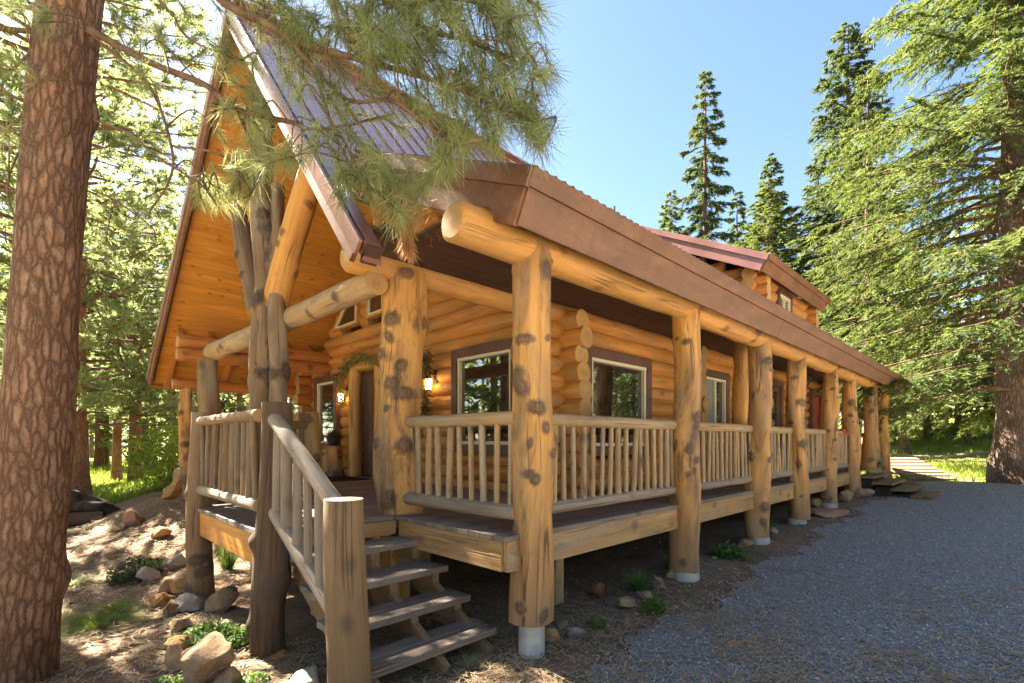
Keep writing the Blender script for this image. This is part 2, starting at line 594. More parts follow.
def tag(o, label=None, cat=None, group=None, kind=None):
    if label:
        o['label'] = label
    if cat:
        o['category'] = cat
    if group:
        o['group'] = group
    if kind:
        o['kind'] = kind
    return o


# ------------------------------------------------------------------ ground
def spaced(lo, hi, step, far):
    c = list(np.arange(lo, hi + 1e-6, step))
    s = step
    while c[-1] < far:
        s *= 1.22
        c.append(c[-1] + s)
    s = step
    while c[0] > -far:
        s *= 1.22
        c.insert(0, c[0] - s)
    return np.array(c)


gx, gy = spaced(-3, 22, .2, 420), spaced(-7, 17, .2, 420)
GX, GY = np.meshgrid(gx, gy, indexing='ij')
GZ = gz(GX, GY) - .0
nx_, ny_ = GX.shape
i_, j_ = np.meshgrid(np.arange(nx_ - 1), np.arange(ny_ - 1), indexing='ij')
q_ = np.stack([i_ * ny_ + j_, (i_ + 1) * ny_ + j_, (i_ + 1) * ny_ + j_ + 1, i_ * ny_ + j_ + 1], -1).reshape(-1, 4)
wv = np.sin(GX * 1.7 + np.sin(GY * 1.1) * 2) * .5 + np.sin(GY * 2.3 + GX * .6) * .4
gmask = np.maximum(sstep(GX + wv * .5 + np.clip(-GY, 0, 3) * .1, 17.9, 19.2), sstep(GY + wv, 12.5, 15.5))
gmask = np.maximum(gmask, .55 * sstep(wv - (GX - .2) ** 2 * .5 - (GY - 6.9) ** 2 * .3, -.1, .5))
gmask = np.maximum(gmask, sstep(-GX + wv * .3, 14, 18))
gmask = np.maximum(gmask, sstep(-GY + wv * .5, 24, 26))
ground = np_mesh('ground', np.stack([GX, GY, GZ], -1).reshape(-1, 3), q_.ravel(), np.full(len(q_), 4), {'gm': gmask.ravel(), 'dry': sstep(-GX + wv * .3, .9, 2.2).ravel()},  # second mask marks the earth lightened for bounce, outside the view
                 ('ground_earth',), None, True)
tag(ground, kind='structure')

# gravel driveway, a sheet just above the ground with an uneven edge
us = np.arange(-5, 18.21, .06)
vs = np.linspace(0, 1, 60)
U_, Vv = np.meshgrid(us, vs, indexing='ij')
edge_in = 2.02 + .10 * np.sin(us * 2.3) + .07 * np.sin(us * 5.1 + 1) + .05 * np.sin(us * 9.7) + .03 * np.sin(us * 23.) + .025 * np.sin(us * 37. + 2) - .25 * sstep(us, 13, 15) \
    - .9 * (1 - sstep(us, .5, 3.2))
edge_out = -1.3 + .1 * np.sin(us * 1.7)
DY = edge_in[:, None] * (1 - Vv) + edge_out[:, None] * Vv
DX = U_ + (us[:, None] > 17) * (.35 * np.sin(DY * 2.1) + .2 * np.sin(DY * 5.3))
DZ = gz(DX, DY) + .012
nu, nv_ = DX.shape
i_, j_ = np.meshgrid(np.arange(nu - 1), np.arange(nv_ - 1), indexing='ij')
q_ = np.stack([i_ * nv_ + j_, i_ * nv_ + j_ + 1, (i_ + 1) * nv_ + j_ + 1, (i_ + 1) * nv_ + j_], -1).reshape(-1, 4)
drive = np_mesh('driveway', np.stack([DX, DY, DZ], -1).reshape(-1, 3), q_.ravel(), np.full(len(q_), 4), {}, ('gravel',), None, True)
tag(drive, kind='structure')

# added out of view: pale yard bouncing sunlight onto the porch side
ax, ay = np.arange(-14, 30, .8), np.linspace(-26, -1.2, 40)
AX, AY = np.meshgrid(ax, ay, indexing='ij')
na, nb_ = AX.shape
i_, j_ = np.meshgrid(np.arange(na - 1), np.arange(nb_ - 1), indexing='ij')
q_ = np.stack([i_ * nb_ + j_, (i_ + 1) * nb_ + j_, (i_ + 1) * nb_ + j_ + 1, i_ * nb_ + j_ + 1], -1).reshape(-1, 4)
reflector = np_mesh('reflector_yard', np.stack([AX, AY, gz(AX, AY) + .007], -1).reshape(-1, 3), q_.ravel(), np.full(len(q_), 4), {}, ('reflector_gravel',), None, True)
tag(reflector, kind='structure')

# loose stones on the driveway
n = 46000
d = 2.6 + 9.5 * RS.rand(n) ** 1.5
tx = RS.uniform(-.1, 1.12, n)
sx, sy = (SA * tx + CA) * d, (SA - CA * tx) * d
ok = (sy < 2.05 + RS.normal(0, .12, n) - .9 * (1 - sstep(sx, .5, 3.2)))
sx, sy, d = sx[ok], sy[ok], d[ok]
n = len(sx)
sz = RS.uniform(.0042, .0105, n) * (1 + .05 * d)
octv = np.array([(1, 0, 0), (-1, 0, 0), (0, 1, 0), (0, -1, 0), (0, 0, 1), (0, 0, -1)], float)
octf = np.array([(0, 2, 4), (2, 1, 4), (1, 3, 4), (3, 0, 4), (2, 0, 5), (1, 2, 5), (3, 1, 5), (0, 3, 5)])
S3 = RS.uniform(.6, 1.4, (n, 1, 3)) * sz[:, None, None] * np.array((1, 1, .7))
jit = 1 + RS.normal(0, .2, (n, 6, 3))
rot = RS.rand(n) * 6.28
base = octv[None] * S3 * jit
cx, sx_ = np.cos(rot)[:, None], np.sin(rot)[:, None]
Vs = np.stack([base[..., 0] * cx - base[..., 1] * sx_, base[..., 0] * sx_ + base[..., 1] * cx, base[..., 2]], -1)
Vs += np.stack([sx, sy, gz(sx, sy) + .014 + sz * .3], 1)[:, None]
Ls = (np.arange(n)[:, None, None] * 6 + octf[None]).reshape(-1)
o = np_mesh('gravel_stones', Vs.reshape(-1, 3), Ls, np.full(n * 8, 3), {'tint': np.repeat(RS.rand(n), 6)}, ('stone_chip',))
tag(o, 'loose grey blue gravel stones covering the driveway', 'gravel', kind='stuff')

# fallen pine needles
def litter(name, n, fn, label, mat='litter_needle', ln=(.06, .14), wd=.0022):
    x, y = fn(n)
    n = len(x)
    a = RS.rand(n) * 6.28
    l = RS.uniform(*ln, n)
    D = np.stack([np.cos(a) * l, np.sin(a) * l, RS.normal(.0, .012, n)], 1)
    Wd = np.stack([-np.sin(a), np.cos(a), np.zeros(n)], 1) * wd * (1 + .15 * np.hypot(x, y))[:, None]
    P = np.stack([x, y, gz(x, y) + RS.uniform(.018, .035, n)], 1)
    o = blades(name, P, D, Wd, RS.rand(n), mat)
    tag(o, label, 'pine needles', kind='stuff')


def f_drive(n):
    cx_ = RS.uniform(-.6, 1.3, n)
    d = 2.7 + 3.2 * RS.rand(n) ** 2.0
    x, y = (SA * cx_ + CA) * d, (SA - CA * cx_) * d
    clump = .5 * np.sin(x * 2.1 + np.sin(y * 2.7) * 1.5) * np.sin(y * 1.9 + x * 1.2) + .35 * np.sin(x * 6.3 + y * 4.1) * np.sin(y * 7.7) + RS.normal(0, .7, n)
    k = (clump > .16 + (d - 2.7) * .27 + .75 * np.clip(cx_ - .25, 0, 2)) & (y < 4)
    return x[k], y[k]


def f_yard(n):
    x = RS.uniform(-1.5, 3.2, n)
    y = RS.uniform(2.2, 12, n)
    k = (x < 1.3) | (y > 6.2) | ((y < 4) & (x < 2.6))
    return x[k], y[k]


litter('needle_litter', 95000, f_drive, 'brown fallen pine needles drifted over the near driveway')
litter('yard_litter', 26000, f_yard, 'dry needles and debris on the earth left of the steps', ln=(.05, .13))

# grass
def grass(name, x, y, h, wd, label, mat='grass_blade', cat='grass', kind='stuff'):
    n = len(x)
    a = RS.rand(n) * 6.28
    lean = RS.uniform(.05, .55, n)
    hh = h * RS.uniform(.5, 1.25, n)
    D = np.stack([np.cos(a) * lean * hh, np.sin(a) * lean * hh, hh], 1)
    b = RS.rand(n) * 6.28
    Wd = np.stack([np.cos(b), np.sin(b), np.zeros(n)], 1) * np.broadcast_to(wd, (n,))[:, None]
    curve = np.stack([np.cos(a) * hh * .25, np.sin(a) * hh * .25, -hh * .15], 1)
    P = np.stack([x, y, gz(x, y) - .01], 1)
    o = blades(name, P, D, Wd, RS.rand(n), mat, curve=curve)
    return tag(o, label, cat, kind=kind)


n = 42000
d = 13 + 32 * RS.rand(n) ** 1.6
tx = RS.uniform(.62, 1.25, n)
x, y = (SA * tx + CA) * d, (SA - CA * tx) * d
k = (x > 18.3 + .4 * np.sin(y * 2.1)) & ~((np.abs(x - 19.6) < .9) & (np.abs(y - 2.1) < .9))
x, y, d = x[k], y[k], d[k]
k = np.sin(x * .9 + np.sin(y * .7) * 1.4) * np.sin(y * .8 + 1) + RS.normal(0, .5, len(x)) > -.35
k &= ~((x > 22.5 + .5 * np.sin(y)) & (x < 26.5 + np.sin(y * .7)) & (RS.rand(len(x)) < .8))
x, y, d = x[k], y[k], d[k]
grass('meadow_grass', x, y, .20 + .10 * np.sin(x * 1.3) ** 2, .006 * (1 + d / 16), 'sunlit yellow green meadow grass beyond the end of the driveway')
n = 34000
d = 9.5 + 26 * RS.rand(n) ** 1.4
tx = RS.uniform(-1.15, -.5, n)
x, y = (SA * tx + CA) * d, (SA - CA * tx) * d
k = (y > 12.4 + np.sin(x * 1.5)) & ~((x > 1.5) & (y < 13.2))
x, y, d = x[k], y[k], d[k]
grass('woodland_grass', x, y, .22, .006 * (1 + d / 14), 'bright backlit grass under the pines left of the cabin')

# ------------------------------------------------------------------ the cabin
cabin = thing('log_cabin', 'golden log cabin with wraparound porch, steep gable and red brown metal roof', 'cabin', (4.5, 5, 0))
POST_L = 2.53          # line of the side porch posts
A_W, B_W, B_L, A_E = 4.7, 3.9, 11.3, 16.4
DK = .92              # deck height
RIDGE_B, RIDGE_Z = 6.65, 6.86
A_R = 1.8             # plane of the front rake
SL_R = 1.16
SL_L = (RIDGE_Z - 2.88) / (12.15 - RIDGE_B)
EB, EZ, PS = 2.10, 3.27, .46   # porch eave line, height and slope


def roof_r(b):
    return RIDGE_Z - SL_R * (RIDGE_B - b)


def roof_l(b):
    return RIDGE_Z - SL_L * (b - RIDGE_B)


def porch_z(b):
    return EZ + PS * (b - EB)


# --- log walls
def log_course(mb, axis, fix, lo, hi, z, r, n=16, mat=0, cap=1):
    if hi - lo < .04:
        return
    j = RS.normal(0, .006)
    if axis == 'y':
        p0, p1 = (fix + j, lo, z), (fix + j, hi, z)
    else:
        p0, p1 = (lo, fix + j, z), (hi, fix + j, z)
    mb.tube([p0, p1], [r * RS.uniform(.97, 1.05), r * RS.uniform(.97, 1.05)], n=n, seg=max(2, int((hi - lo) / .25)), mat=mat, cap=cap, amp=.05)


def log_wall(axis, fix, lo, hi, z0, z1, holes=(), r=.125, step=.213, trim=None, stag=.0, n=16):
    mb = MB()
    k = 0
    z = z0 + step / 2 + stag
    while z < z1:
        l, h = lo, hi
        l += RS.normal(0, .03)
        h += RS.normal(0, .03)
        if trim:
            l, h = trim(z, l, h)
        iv = [(l, h)]
        for (a, b, c, d_) in holes:
            if c - .03 < z < d_ + .03:
                nv = []
                for (p, q) in iv:
                    if b <= p or a >= q:
                        nv.append((p, q))
                    else:
                        nv += [(p, a), (b, q)]
                iv = nv
        for p, q in iv:
            if q > p:
                log_course(mb, axis, fix + r * .0, p, q, z, r, n)
        z += step
        k += 1
    return mb


# openings: (lo, hi, z lo, z hi)
FW1 = (4.52, 5.92, 1.42, 2.95)      # front window near the corner
FDOOR = (8.02, 8.95, DK, 3.02)
FW2 = (9.75, 10.85, 1.42, 2.98)
SW1 = (5.00, 6.60, 1.40, 2.80)
SW2 = (8.28, 9.45, 1.45, 2.86)
SDOOR = (11.55, 12.55, DK, 2.96)
RDOOR = (14.9, 16.0, DK, 2.95)


def trim_front(z, l, h):
    if z < 3.2:
        return l, h
    ll = RIDGE_B - (RIDGE_Z - z - .5) / SL_R
    hh = RIDGE_B + (RIDGE_Z - z - .34) / SL_L
    return max(l + .3, ll), min(h - .3, hh)


def gw(b0, b1):
    return


GH1 = (9.0, 9.72, 3.86, 4.40)
GH2 = (7.9, 8.6, 3.92, 4.52)
log_wall('y', A_W + .06, B_W - .3, B_L + .3, DK - .1, 6.3, [FW1, FDOOR, FW2, (8.9, 9.75, 3.83, 4.43), (7.95, 8.6, 3.88, 4.50)],
         trim=trim_front).build('wall', ('wall_log', 'log_end'), cabin)
log_wall('x', B_W + .06, A_W - .3, A_E + .3, DK - .1, 3.75, [SW1, SW2, SDOOR, RDOOR], stag=.105).build('wall', ('wall_log', 'log_end'), cabin)
log_wall('x', B_L - .06, A_W - .34, A_E + .3, DK - .1, 3.3, [], stag=.105, n=12).build('wall', ('red_log', 'log_end'), cabin)
log_wall('y', A_E - .06, B_W - .3, B_L + .3, DK - .1, 6.3, [], trim=trim_front, n=10).build('wall', ('wall_log', 'log_end'), cabin)
# interior partition log ends that pass through the side wall
for xa in (8.02, 11.2):
    mb = MB()
    z = DK
    while z < 3.2:
        mb.tube([(xa, B_W - .30 + RS.normal(0, .02), z), (xa, B_W + .2, z)], .125, n=16, seg=3, cap=1, amp=.04)
        z += .213
    mb.build('log_corner', ('wall_log', 'log_end'), cabin)
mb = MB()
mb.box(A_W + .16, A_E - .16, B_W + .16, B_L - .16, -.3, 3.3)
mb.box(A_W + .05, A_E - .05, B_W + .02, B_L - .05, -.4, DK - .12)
mb.build('foundation_and_core', 'room_dark', cabin)  # base and dark block filling the rooms, added so light doesn't leak


def window(axis, fix, hole, sgn, split=0, name='window', sash=.045, trimw=.13):
    """timber window: brown casing, pale sash, dark reflecting pane. sgn -1: faces low side of the axis normal"""
    a, b, c, d_ = hole
    mk = MB()

    def bx(mb, p, q, r_, s_, f0, f1):
        f0_, f1_ = fix + sgn * f0, fix + sgn * f1
        if axis == 'y':
            mb.box(min(f0_, f1_), max(f0_, f1_), p, q, r_, s_)
        else:
            mb.box(p, q, min(f0_, f1_), max(f0_, f1_), r_, s_)
    w = trimw
    bx(mk, a, b, d_ - w, d_, -.05, .155)
    bx(mk, a, b, c, c + w, -.05, .155)
    bx(mk, a, a + w, c + w, d_ - w, -.05, .150)
    bx(mk, b - w, b, c + w, d_ - w, -.05, .150)
    root = mk.build(name, 'trim_paint', cabin, .006)
    ms = MB()
    a2, b2, c2, d2 = a + w, b - w, c + w, d_ - w
    s = sash
    bx(ms, a2 + .001, b2 - .001, d2 - s, d2 - .001, .02, .135)
    bx(ms, a2 + .001, b2 - .001, c2 + .001, c2 + s, .02, .135)
    bx(ms, a2 + .001, a2 + s, c2 + s, d2 - s, .02, .130)
    bx(ms, b2 - s, b2 - .001, c2 + s, d2 - s, .02, .130)
    if split:
        m_ = a2 + (b2 - a2) * split
        bx(ms, m_ - .03, m_ + .03, c2 + s, d2 - s, .02, .132)
    ms.build('sash', 'sash_paint', root, .004)
    mp = MB()
    bx(mp, a2 + s * .5, b2 - s * .5, c2 + s * .5, d2 - s * .5, .06, .075)
    mp.build('pane', 'window_glass', root)
    return root, (a2, b2, c2, d2)


window('y', A_W, FW1, -1)
window('y', A_W, FW2, -1)
window('x', B_W, SW1, -1)
rw, (a2, b2, c2, d2) = window('x', B_W, SW2, -1, .5)
mb = MB()
for q in range(14):
    xx = a2 + .06 + q * .028
    mb.box(xx, xx + .022, B_W - .083 - .006 * (q % 2), B_W - .078, c2 + .05, d2 - .05)
mb.build('curtain', 'curtain', rw)


# gable windows: trapezoids under the left roof slope
def trap_window(b0, b1, z0, z1a, z1b, zslope):
    """outline in (y,z), right side b0, left side b1"""
    x0 = A_W - .12
    outer = [(b0, z0), (b1, z0), (b1 - zslope, z1b), (b0, z1a)]
    c = np.mean(outer, axis=0)

    def frame(mb, k0, k1, xa, xb):
        for i in range(4):
            p, q = np.array(outer[i]), np.array(outer[(i + 1) % 4])
            po, qo = c + (p - c) * k0, c + (q - c) * k0
            pi, qi = c + (p - c) * k1, c + (q - c) * k1
            V = [(x, *w) for x in (xa, xb) for w in (po, qo, pi, qi)]
            V = np.array([V[0], V[2], V[1], V[3], V[4], V[6], V[5], V[7]])
            mb._hexa(V)
    mb = MB()
    frame(mb, 1.18, 1.0, x0, x0 + .14)
    root = mb.build('gable_window', 'beam_wood', cabin)
    mb = MB()
    frame(mb, .998, .86, x0 + .012, x0 + .10)
    mb.build('sash', 'sash_paint', root)
    mb = MB()
    mb.prism([tuple(c + (np.array(p) - c) * .9) for p in outer], x0 + .04, x0 + .055)
    mb.build('pane', 'window_glass', root)


trap_window(8.98, 9.92, 3.92, 4.36, 4.36, .52)
trap_window(7.98, 8.52, 3.95, 4.46, 4.46, .02)

# front door: heavy log jamb, dark doorway
mb = MB()
mb.tube([(A_W - .12, 8.98, DK), (A_W - .12, 8.98, 3.0)], [.13, .12], n=18, seg=14, amp=.05, knots=5, cap=1)
mb.tube([(A_W - .12, 8.0, DK), (A_W - .12, 8.0, 3.0)], [.13, .12], n=18, seg=14, amp=.05, knots=5, cap=1)
mb.tube([(A_W - .10, 7.8, 3.05), (A_W - .10, 9.2, 3.05)], .12, n=18, seg=10, amp=.04, cap=1)
dr = mb.build('door', ('beam_wood', 'log_end'), cabin)
mb = MB()
for q in range(5):
    mb.box(A_W + .03, A_W + .07, 8.1 + q * .16, 8.1 + q * .16 + .155, DK + .02, 2.96)
mb.build('door_leaf', 'trim_paint', dr, .004)
mb = MB()
mb.tube([(A_W + .0, 8.2, 1.95), (A_W - .04, 8.2, 1.95), (A_W - .04, 8.3, 1.95)], .015, n=8)
mb.build('door_handle', 'black_iron', dr)
# side doors
for hole, leafm in ((SDOOR, 'window_glass'), (RDOOR, 'red_paint')):
    a, b, c, d_ = hole
    mb = MB()
    mb.box(a, a + .12, B_W - .15, B_W + .05, c, d_ - .12)
    mb.box(b - .12, b, B_W - .15, B_W + .05, c, d_ - .12)
    mb.box(a, b, B_W - .155, B_W + .05, d_ - .12, d_)
    dr = mb.build('side_door', 'trim_paint', cabin, .005)
    mb = MB()
    if leafm == 'red_paint':
        for q in range(5):
            w_ = (b - a - .26) / 5
            mb.box(a + .13 + q * w_, a + .13 + (q + 1) * w_ - .004, B_W - .07, B_W - .02, c + .02, d_ - .13)
        mb.build('door_leaf', 'red_paint', dr, .004)
    else:
        mb.box(a + .121, a + .22, B_W - .09, B_W - .03, c + .02, d_ - .121)
        mb.box(b - .22, b - .121, B_W - .09, B_W - .03, c + .02, d_ - .121)
        mb.box(a + .22, b - .22, B_W - .088, B_W - .03, c + .02, c + .3)
        mb.box(a + .22, b - .22, B_W - .088, B_W - .03, d_ - .24, d_ - .121)
        mb.build('door_leaf', 'trim_paint', dr, .004)
        mb = MB()
        mb.box(a + .22, b - .22, B_W - .065, B_W - .05, c + .3, d_ - .24)
        mb.build('pane', 'window_glass', dr)

# wall lanterns beside the windows and doors
def lantern(p, nx, ny):
    px, py, pz = p
    mb = MB()
    mb.tube([(px, py, pz + .12), (px + nx * .14, py + ny * .14, pz + .16), (px + nx * .14, py + ny * .14, pz + .08)], .012, n=8)
    mb.box(px - .04 - abs(nx) * -.02, px + .04 - abs(nx) * .02, py - .04 + abs(ny) * .02, py + .04 - abs(ny) * .02, pz, pz + .2)
    c = (px + nx * .14, py + ny * .14)
    mb.tube([(*c, pz + .05), (*c, pz + .09)], [.075, .02], n=8)
    mb.tube([(*c, pz - .14), (*c, pz - .12)], [.06, .06], n=8)
    for a in range(4):
        u = (c[0] + .055 * math.cos(a * 1.571 + .78), c[1] + .055 * math.sin(a * 1.571 + .78))
        mb.tube([(*u, pz - .13), (*u, pz + .06)], .007, n=6)
    o = mb.build('wall_lantern', 'black_iron', cabin)
    mb = MB()
    mb.tube([(*c, pz - .12), (*c, pz + .045)], [.045, .05], n=10)
    mb.build('lamp_glass', 'lamp_glass', o)


lantern((A_W - .06, 6.42, 2.52), -1, 0)
lantern((A_W - .06, 9.42, 2.50), -1, 0)
lantern((11.38, B_W - .06, 2.45), 0, -1)


# --- porch posts
def post(name, x, y, z0, z1, r, knots=14, mat='post_wood', pier=None, n=40, amp=.115, ks=(.035, .07), lean=(0, 0), taper=.9, wob=.026, seg=None):
    mb = MB()
    L = z1 - z0
    zz = np.linspace(0, 1, 9)
    pts = [(x + lean[0] * u, y + lean[1] * u, z0 + L * u) for u in zz]
    mb.tube(pts, [r * (1.06 - (1.06 - taper) * u) for u in zz], n=n, seg=seg or int(L / .03), amp=amp, knots=knots, ks=ks, cap=1, wob=wob)
    o = mb.build(name, (mat, 'log_end'), cabin)
    if pier:
        mb = MB()
        g = float(gz(x, y))
        mb.tube([(x, y, g - .15), (x, y, g + .02), (x, y, z0 + .004)], [pier, pier, pier * .98], n=20, amp=.015)
        mb.build('footing', 'concrete', o)
    return o


PX = [2.70, 5.16, 7.36, 9.14, 11.17, 13.02]
for k_, xa in enumerate(PX):
    g = float(gz(xa, POST_L))
    near = k_ < 3
    post('porch_post', xa, POST_L, g + (.24 if k_ == 0 else .08), 3.04, [.152, .158, .152, .15, .15, .15][k_], [30, 22, 20, 24, 40, 14][k_], pier=[.10, .15, .15, .14, .14, .14][k_],
         n=48 if near else 24, ks=(.022, .062) if k_ != 4 else (.02, .04))
post('porch_post', 15.1, POST_L + .02, DK, 3.05, .16, 6, n=20)
post('porch_post', 16.85, POST_L, .4, 3.05, .15, 6, n=20)
post('porch_post', 16.85, 3.9, .4, 3.4, .15, 6, n=16)
post('porch_post', 7.98, 2.98, DK, 3.35, .13, 8, n=24)
post('porch_post', 2.58, 4.12, DK, 3.2, .20, 34, n=52, amp=.12, ks=(.025, .08), taper=.96)
# left porch posts
post('porch_post', 2.2, 9.42, .3, 2.95, .17, 8, 'snag_wood', n=24)
lp = post('porch_post', 2.3, 11.5, .45, 2.65, .125, 5, n=20)
mb = MB()
mb.tube([(2.3, 11.5, .1), (2.3, 11.5, 1.02)], [.27, .20], n=20, seg=12, amp=.12, knots=4, ks=(.06, .1), cap=1)
mb.tube([(2.3, 11.5, 1.02), (2.3, 11.5, 1.06)], .2, n=16)
mb.build('pedestal', ('skirt_wood', 'log_end'), lp)
post('porch_post', 4.9, 11.6, .45, 2.75, .12, 4, 'red_log', n=16)
post('porch_post', 6.8, 11.6, .45, 2.75, .12, 4, 'red_log', n=16)

# central king post of the gable with forked braces
mb = MB()
zz = np.linspace(0, 1, 12)
mb.tube([(2.02, 6.27 + .03 * math.sin(u * 7), .02 + 6.35 * u) for u in zz], [.15 - .045 * u for u in zz], n=40, seg=150, amp=.14, knots=26, ks=(.05, .1), wob=.02)
mb.tube([(2.12, 6.09 + .03 * math.sin(u * 6 + 1), .02 + 4.6 * u) for u in zz], [.115 - .04 * u for u in zz], n=32, seg=110, amp=.12, knots=10, ks=(.05, .08), wob=.02)
kp = mb.build('king_post', ('snag_wood', 'log_end'), cabin)
mb = MB()
mb.tube([(2.2, 7.02, 3.3), (2.2, 7.45, 4.05), (2.22, 7.95, 4.95)], [.125, .12, .12], n=24, seg=40, amp=.05, knots=6, cap=1)
mb.build('brace', ('snag_wood', 'log_end'), cabin)
mb = MB()
mb.tube([(2.13, 6.28, 3.08), (2.14, 5.75, 3.8), (2.16, 4.95, 4.62)], [.145, .14, .135], n=28, seg=60, amp=.05, knots=16, ks=(.03, .05), cap=1)
mb.build('brace', ('beam_wood', 'log_end'), cabin)
# tie beam across the gable
mb = MB()
mb.tube([(2.27, 4.05, 3.04), (2.25, 9.4, 3.08)], [.115, .14], n=32, seg=90, amp=.04, knots=8, cap=1)
mb.build('tie_beam', ('rail_wood', 'log_end'), cabin)
# ridge, plates and porch beams
mb = MB()
mb.tube([(A_R + .1, RIDGE_B, 6.34), (A_W, RIDGE_B, 6.34)], .14, n=20, seg=10, cap=1)
mb.build('ridge_beam', ('beam_wood', 'log_end'), cabin)


def cut_log(p0, p1, r, name, mat='beam_wood', knots=6, chamfer=.035, amp=.03):
    """a log with a bevelled sawn end"""
    p0, p1 = np.array(p0, float), np.array(p1, float)
    d = (p1 - p0) / np.linalg.norm(p1 - p0)
    L = np.linalg.norm(p1 - p0)
    u = np.concatenate([[0, chamfer], np.linspace(.15, L - .15, max(6, int(L / .12))), [L - chamfer, L]])
    rr = np.full(len(u), r)
    rr[0] = r * .8
    rr[-1] = r * .8
    mb = MB()
    mb.tube(p0 + u[:, None] * d, rr, n=32, amp=amp, knots=knots, ks=(.04, .06), cap=1)
    return mb.build(name, (mat, 'log_end'), cabin)


ends = [1.95, 5.16, 7.36, 9.14, 11.17, 13.02, 17.2]
for a, b in zip(ends[:-1], ends[1:]):
    cut_log((a - (.0 if a < 2 else .06), POST_L, 3.01 if a < 2 else 3.06), (b + .06, POST_L, 3.06), .132 if a < 2 else .148, 'eave_beam', chamfer=.02)
cut_log((2.02, 4.13, 3.24), (A_W + .1, 4.13, 3.26), .145, 'porch_beam')
cut_log((2.02, 4.2, 3.50), (2.7, 4.2, 3.5), .10, 'porch_beam', chamfer=.02)
cut_log((A_R + .12, 10.35, 3.36), (A_W + .1, 10.35, 3.36), .13, 'porch_beam', 'red_log')
cut_log((A_R + .10, 10.30, 3.13), (A_W + .1, 10.30, 3.13), .12, 'porch_beam', 'red_log')
cut_log((A_R + .25, 11.5, 2.72), (10.1, 11.5, 2.72), .11, 'porch_beam', 'red_log')
for xa in np.arange(2.05, 8.5, .48):
    mb = MB()
    mb.obox((xa, 10.75, roof_l(10.75) - .27), (xa, 12.05, roof_l(12.05) - .27), .06, .14, (0, 1, 1))
    mb.build('rafter', 'red_log', cabin)

# --- roofs
TK = .10
mb = MB()
mb.prism([(RIDGE_B, RIDGE_Z), (3.40, roof_r(3.40)), (3.40, roof_r(3.40) - .15), (RIDGE_B, RIDGE_Z - .15)], A_R, 1.95)
mb.prism([(RIDGE_B, RIDGE_Z), (4.1, roof_r(4.1)), (4.1, roof_r(4.1) - .15), (RIDGE_B, RIDGE_Z - .15)], 1.952, 2.26)
mb.prism([(RIDGE_B, RIDGE_Z), (4.5, roof_r(4.5)), (4.5, roof_r(4.5) - .15), (RIDGE_B, RIDGE_Z - .15)], 2.262, 17.8)
mb.prism([(RIDGE_B + .002, RIDGE_Z), (12.15, roof_l(12.15)), (12.15, roof_l(12.15) - .12), (RIDGE_B + .002, RIDGE_Z - .15)], A_R, 17.8)
roof = mb.build('roof', 'roof_metal', cabin)
mb = MB()
for xa in np.arange(A_R + .02, 17.8, .23):      # standing ribs of the metal sheets
    lo = 3.40 if xa < 1.94 else (4.1 if xa < 2.25 else 4.5)
    nr = np.array((0, -SL_R, 1.)) / math.hypot(SL_R, 1)
    mb.obox(np.array((xa, lo, roof_r(lo))) + nr * .008, np.array((xa, RIDGE_B, RIDGE_Z)) + nr * .004, .025, .022, nr)
mb.obox((A_R - .02, RIDGE_B, RIDGE_Z + .03), (17.85, RIDGE_B, RIDGE_Z + .03), .3, .03)
mb.build('roof_rib', 'roof_metal', roof)
# plank soffit of the gable overhang
mb = MB()
b = RIDGE_B + .03
while b < 12.05:
    b2 = min(b + .118, 12.08)
    jz = RS.uniform(0, .004)
    z0, z1 = roof_l(b) - .155 - jz, roof_l(b2 - .004) - .155 - jz
    x0 = A_R + .045
    while x0 < A_E:
        x1 = min(x0 + RS.uniform(2., 3.6), A_E)
        V = np.array([(x, y, z) for x in (x0, x1 - .003) for y, z in ((b, z0 - .018), (b, z0), (b2 - .004, z1 - .018), (b2 - .004, z1))])
        mb._hexa(V)
        x0 = x1
    b = b2
mb.build('soffit', 'soffit_wood', cabin)
mb = MB()
b = 3.5
while b < RIDGE_B - .05:
    b2 = b + .10
    z0, z1 = roof_r(b) - .17, roof_r(b2 - .004) - .17
    x1 = (1.94 if b < 4.1 else 2.25) if b < 4.5 else A_W
    V = np.array([(x, y, z) for x in (A_R + .045, x1) for y, z in ((b, z0 - .018), (b, z0), (b2 - .004, z1 - .018), (b2 - .004, z1))])
    mb._hexa(V)
    b = b2
mb.build('soffit', 'soffit_wood', cabin)
# rake boards of the gable
nr = np.array((0, -SL_R, 1.)) / math.hypot(SL_R, 1)
nl = np.array((0, SL_L, 1.)) / math.hypot(SL_L, 1)


def rake(b0, b1, fz, nrm, x, h, w, drop):
    p0 = np.array((x, b0, fz(b0))) + nrm * drop
    p1 = np.array((x, b1, fz(b1))) + nrm * drop
    mb = MB()
    mb.obox(p0, p1, w, h, nrm)
    return mb


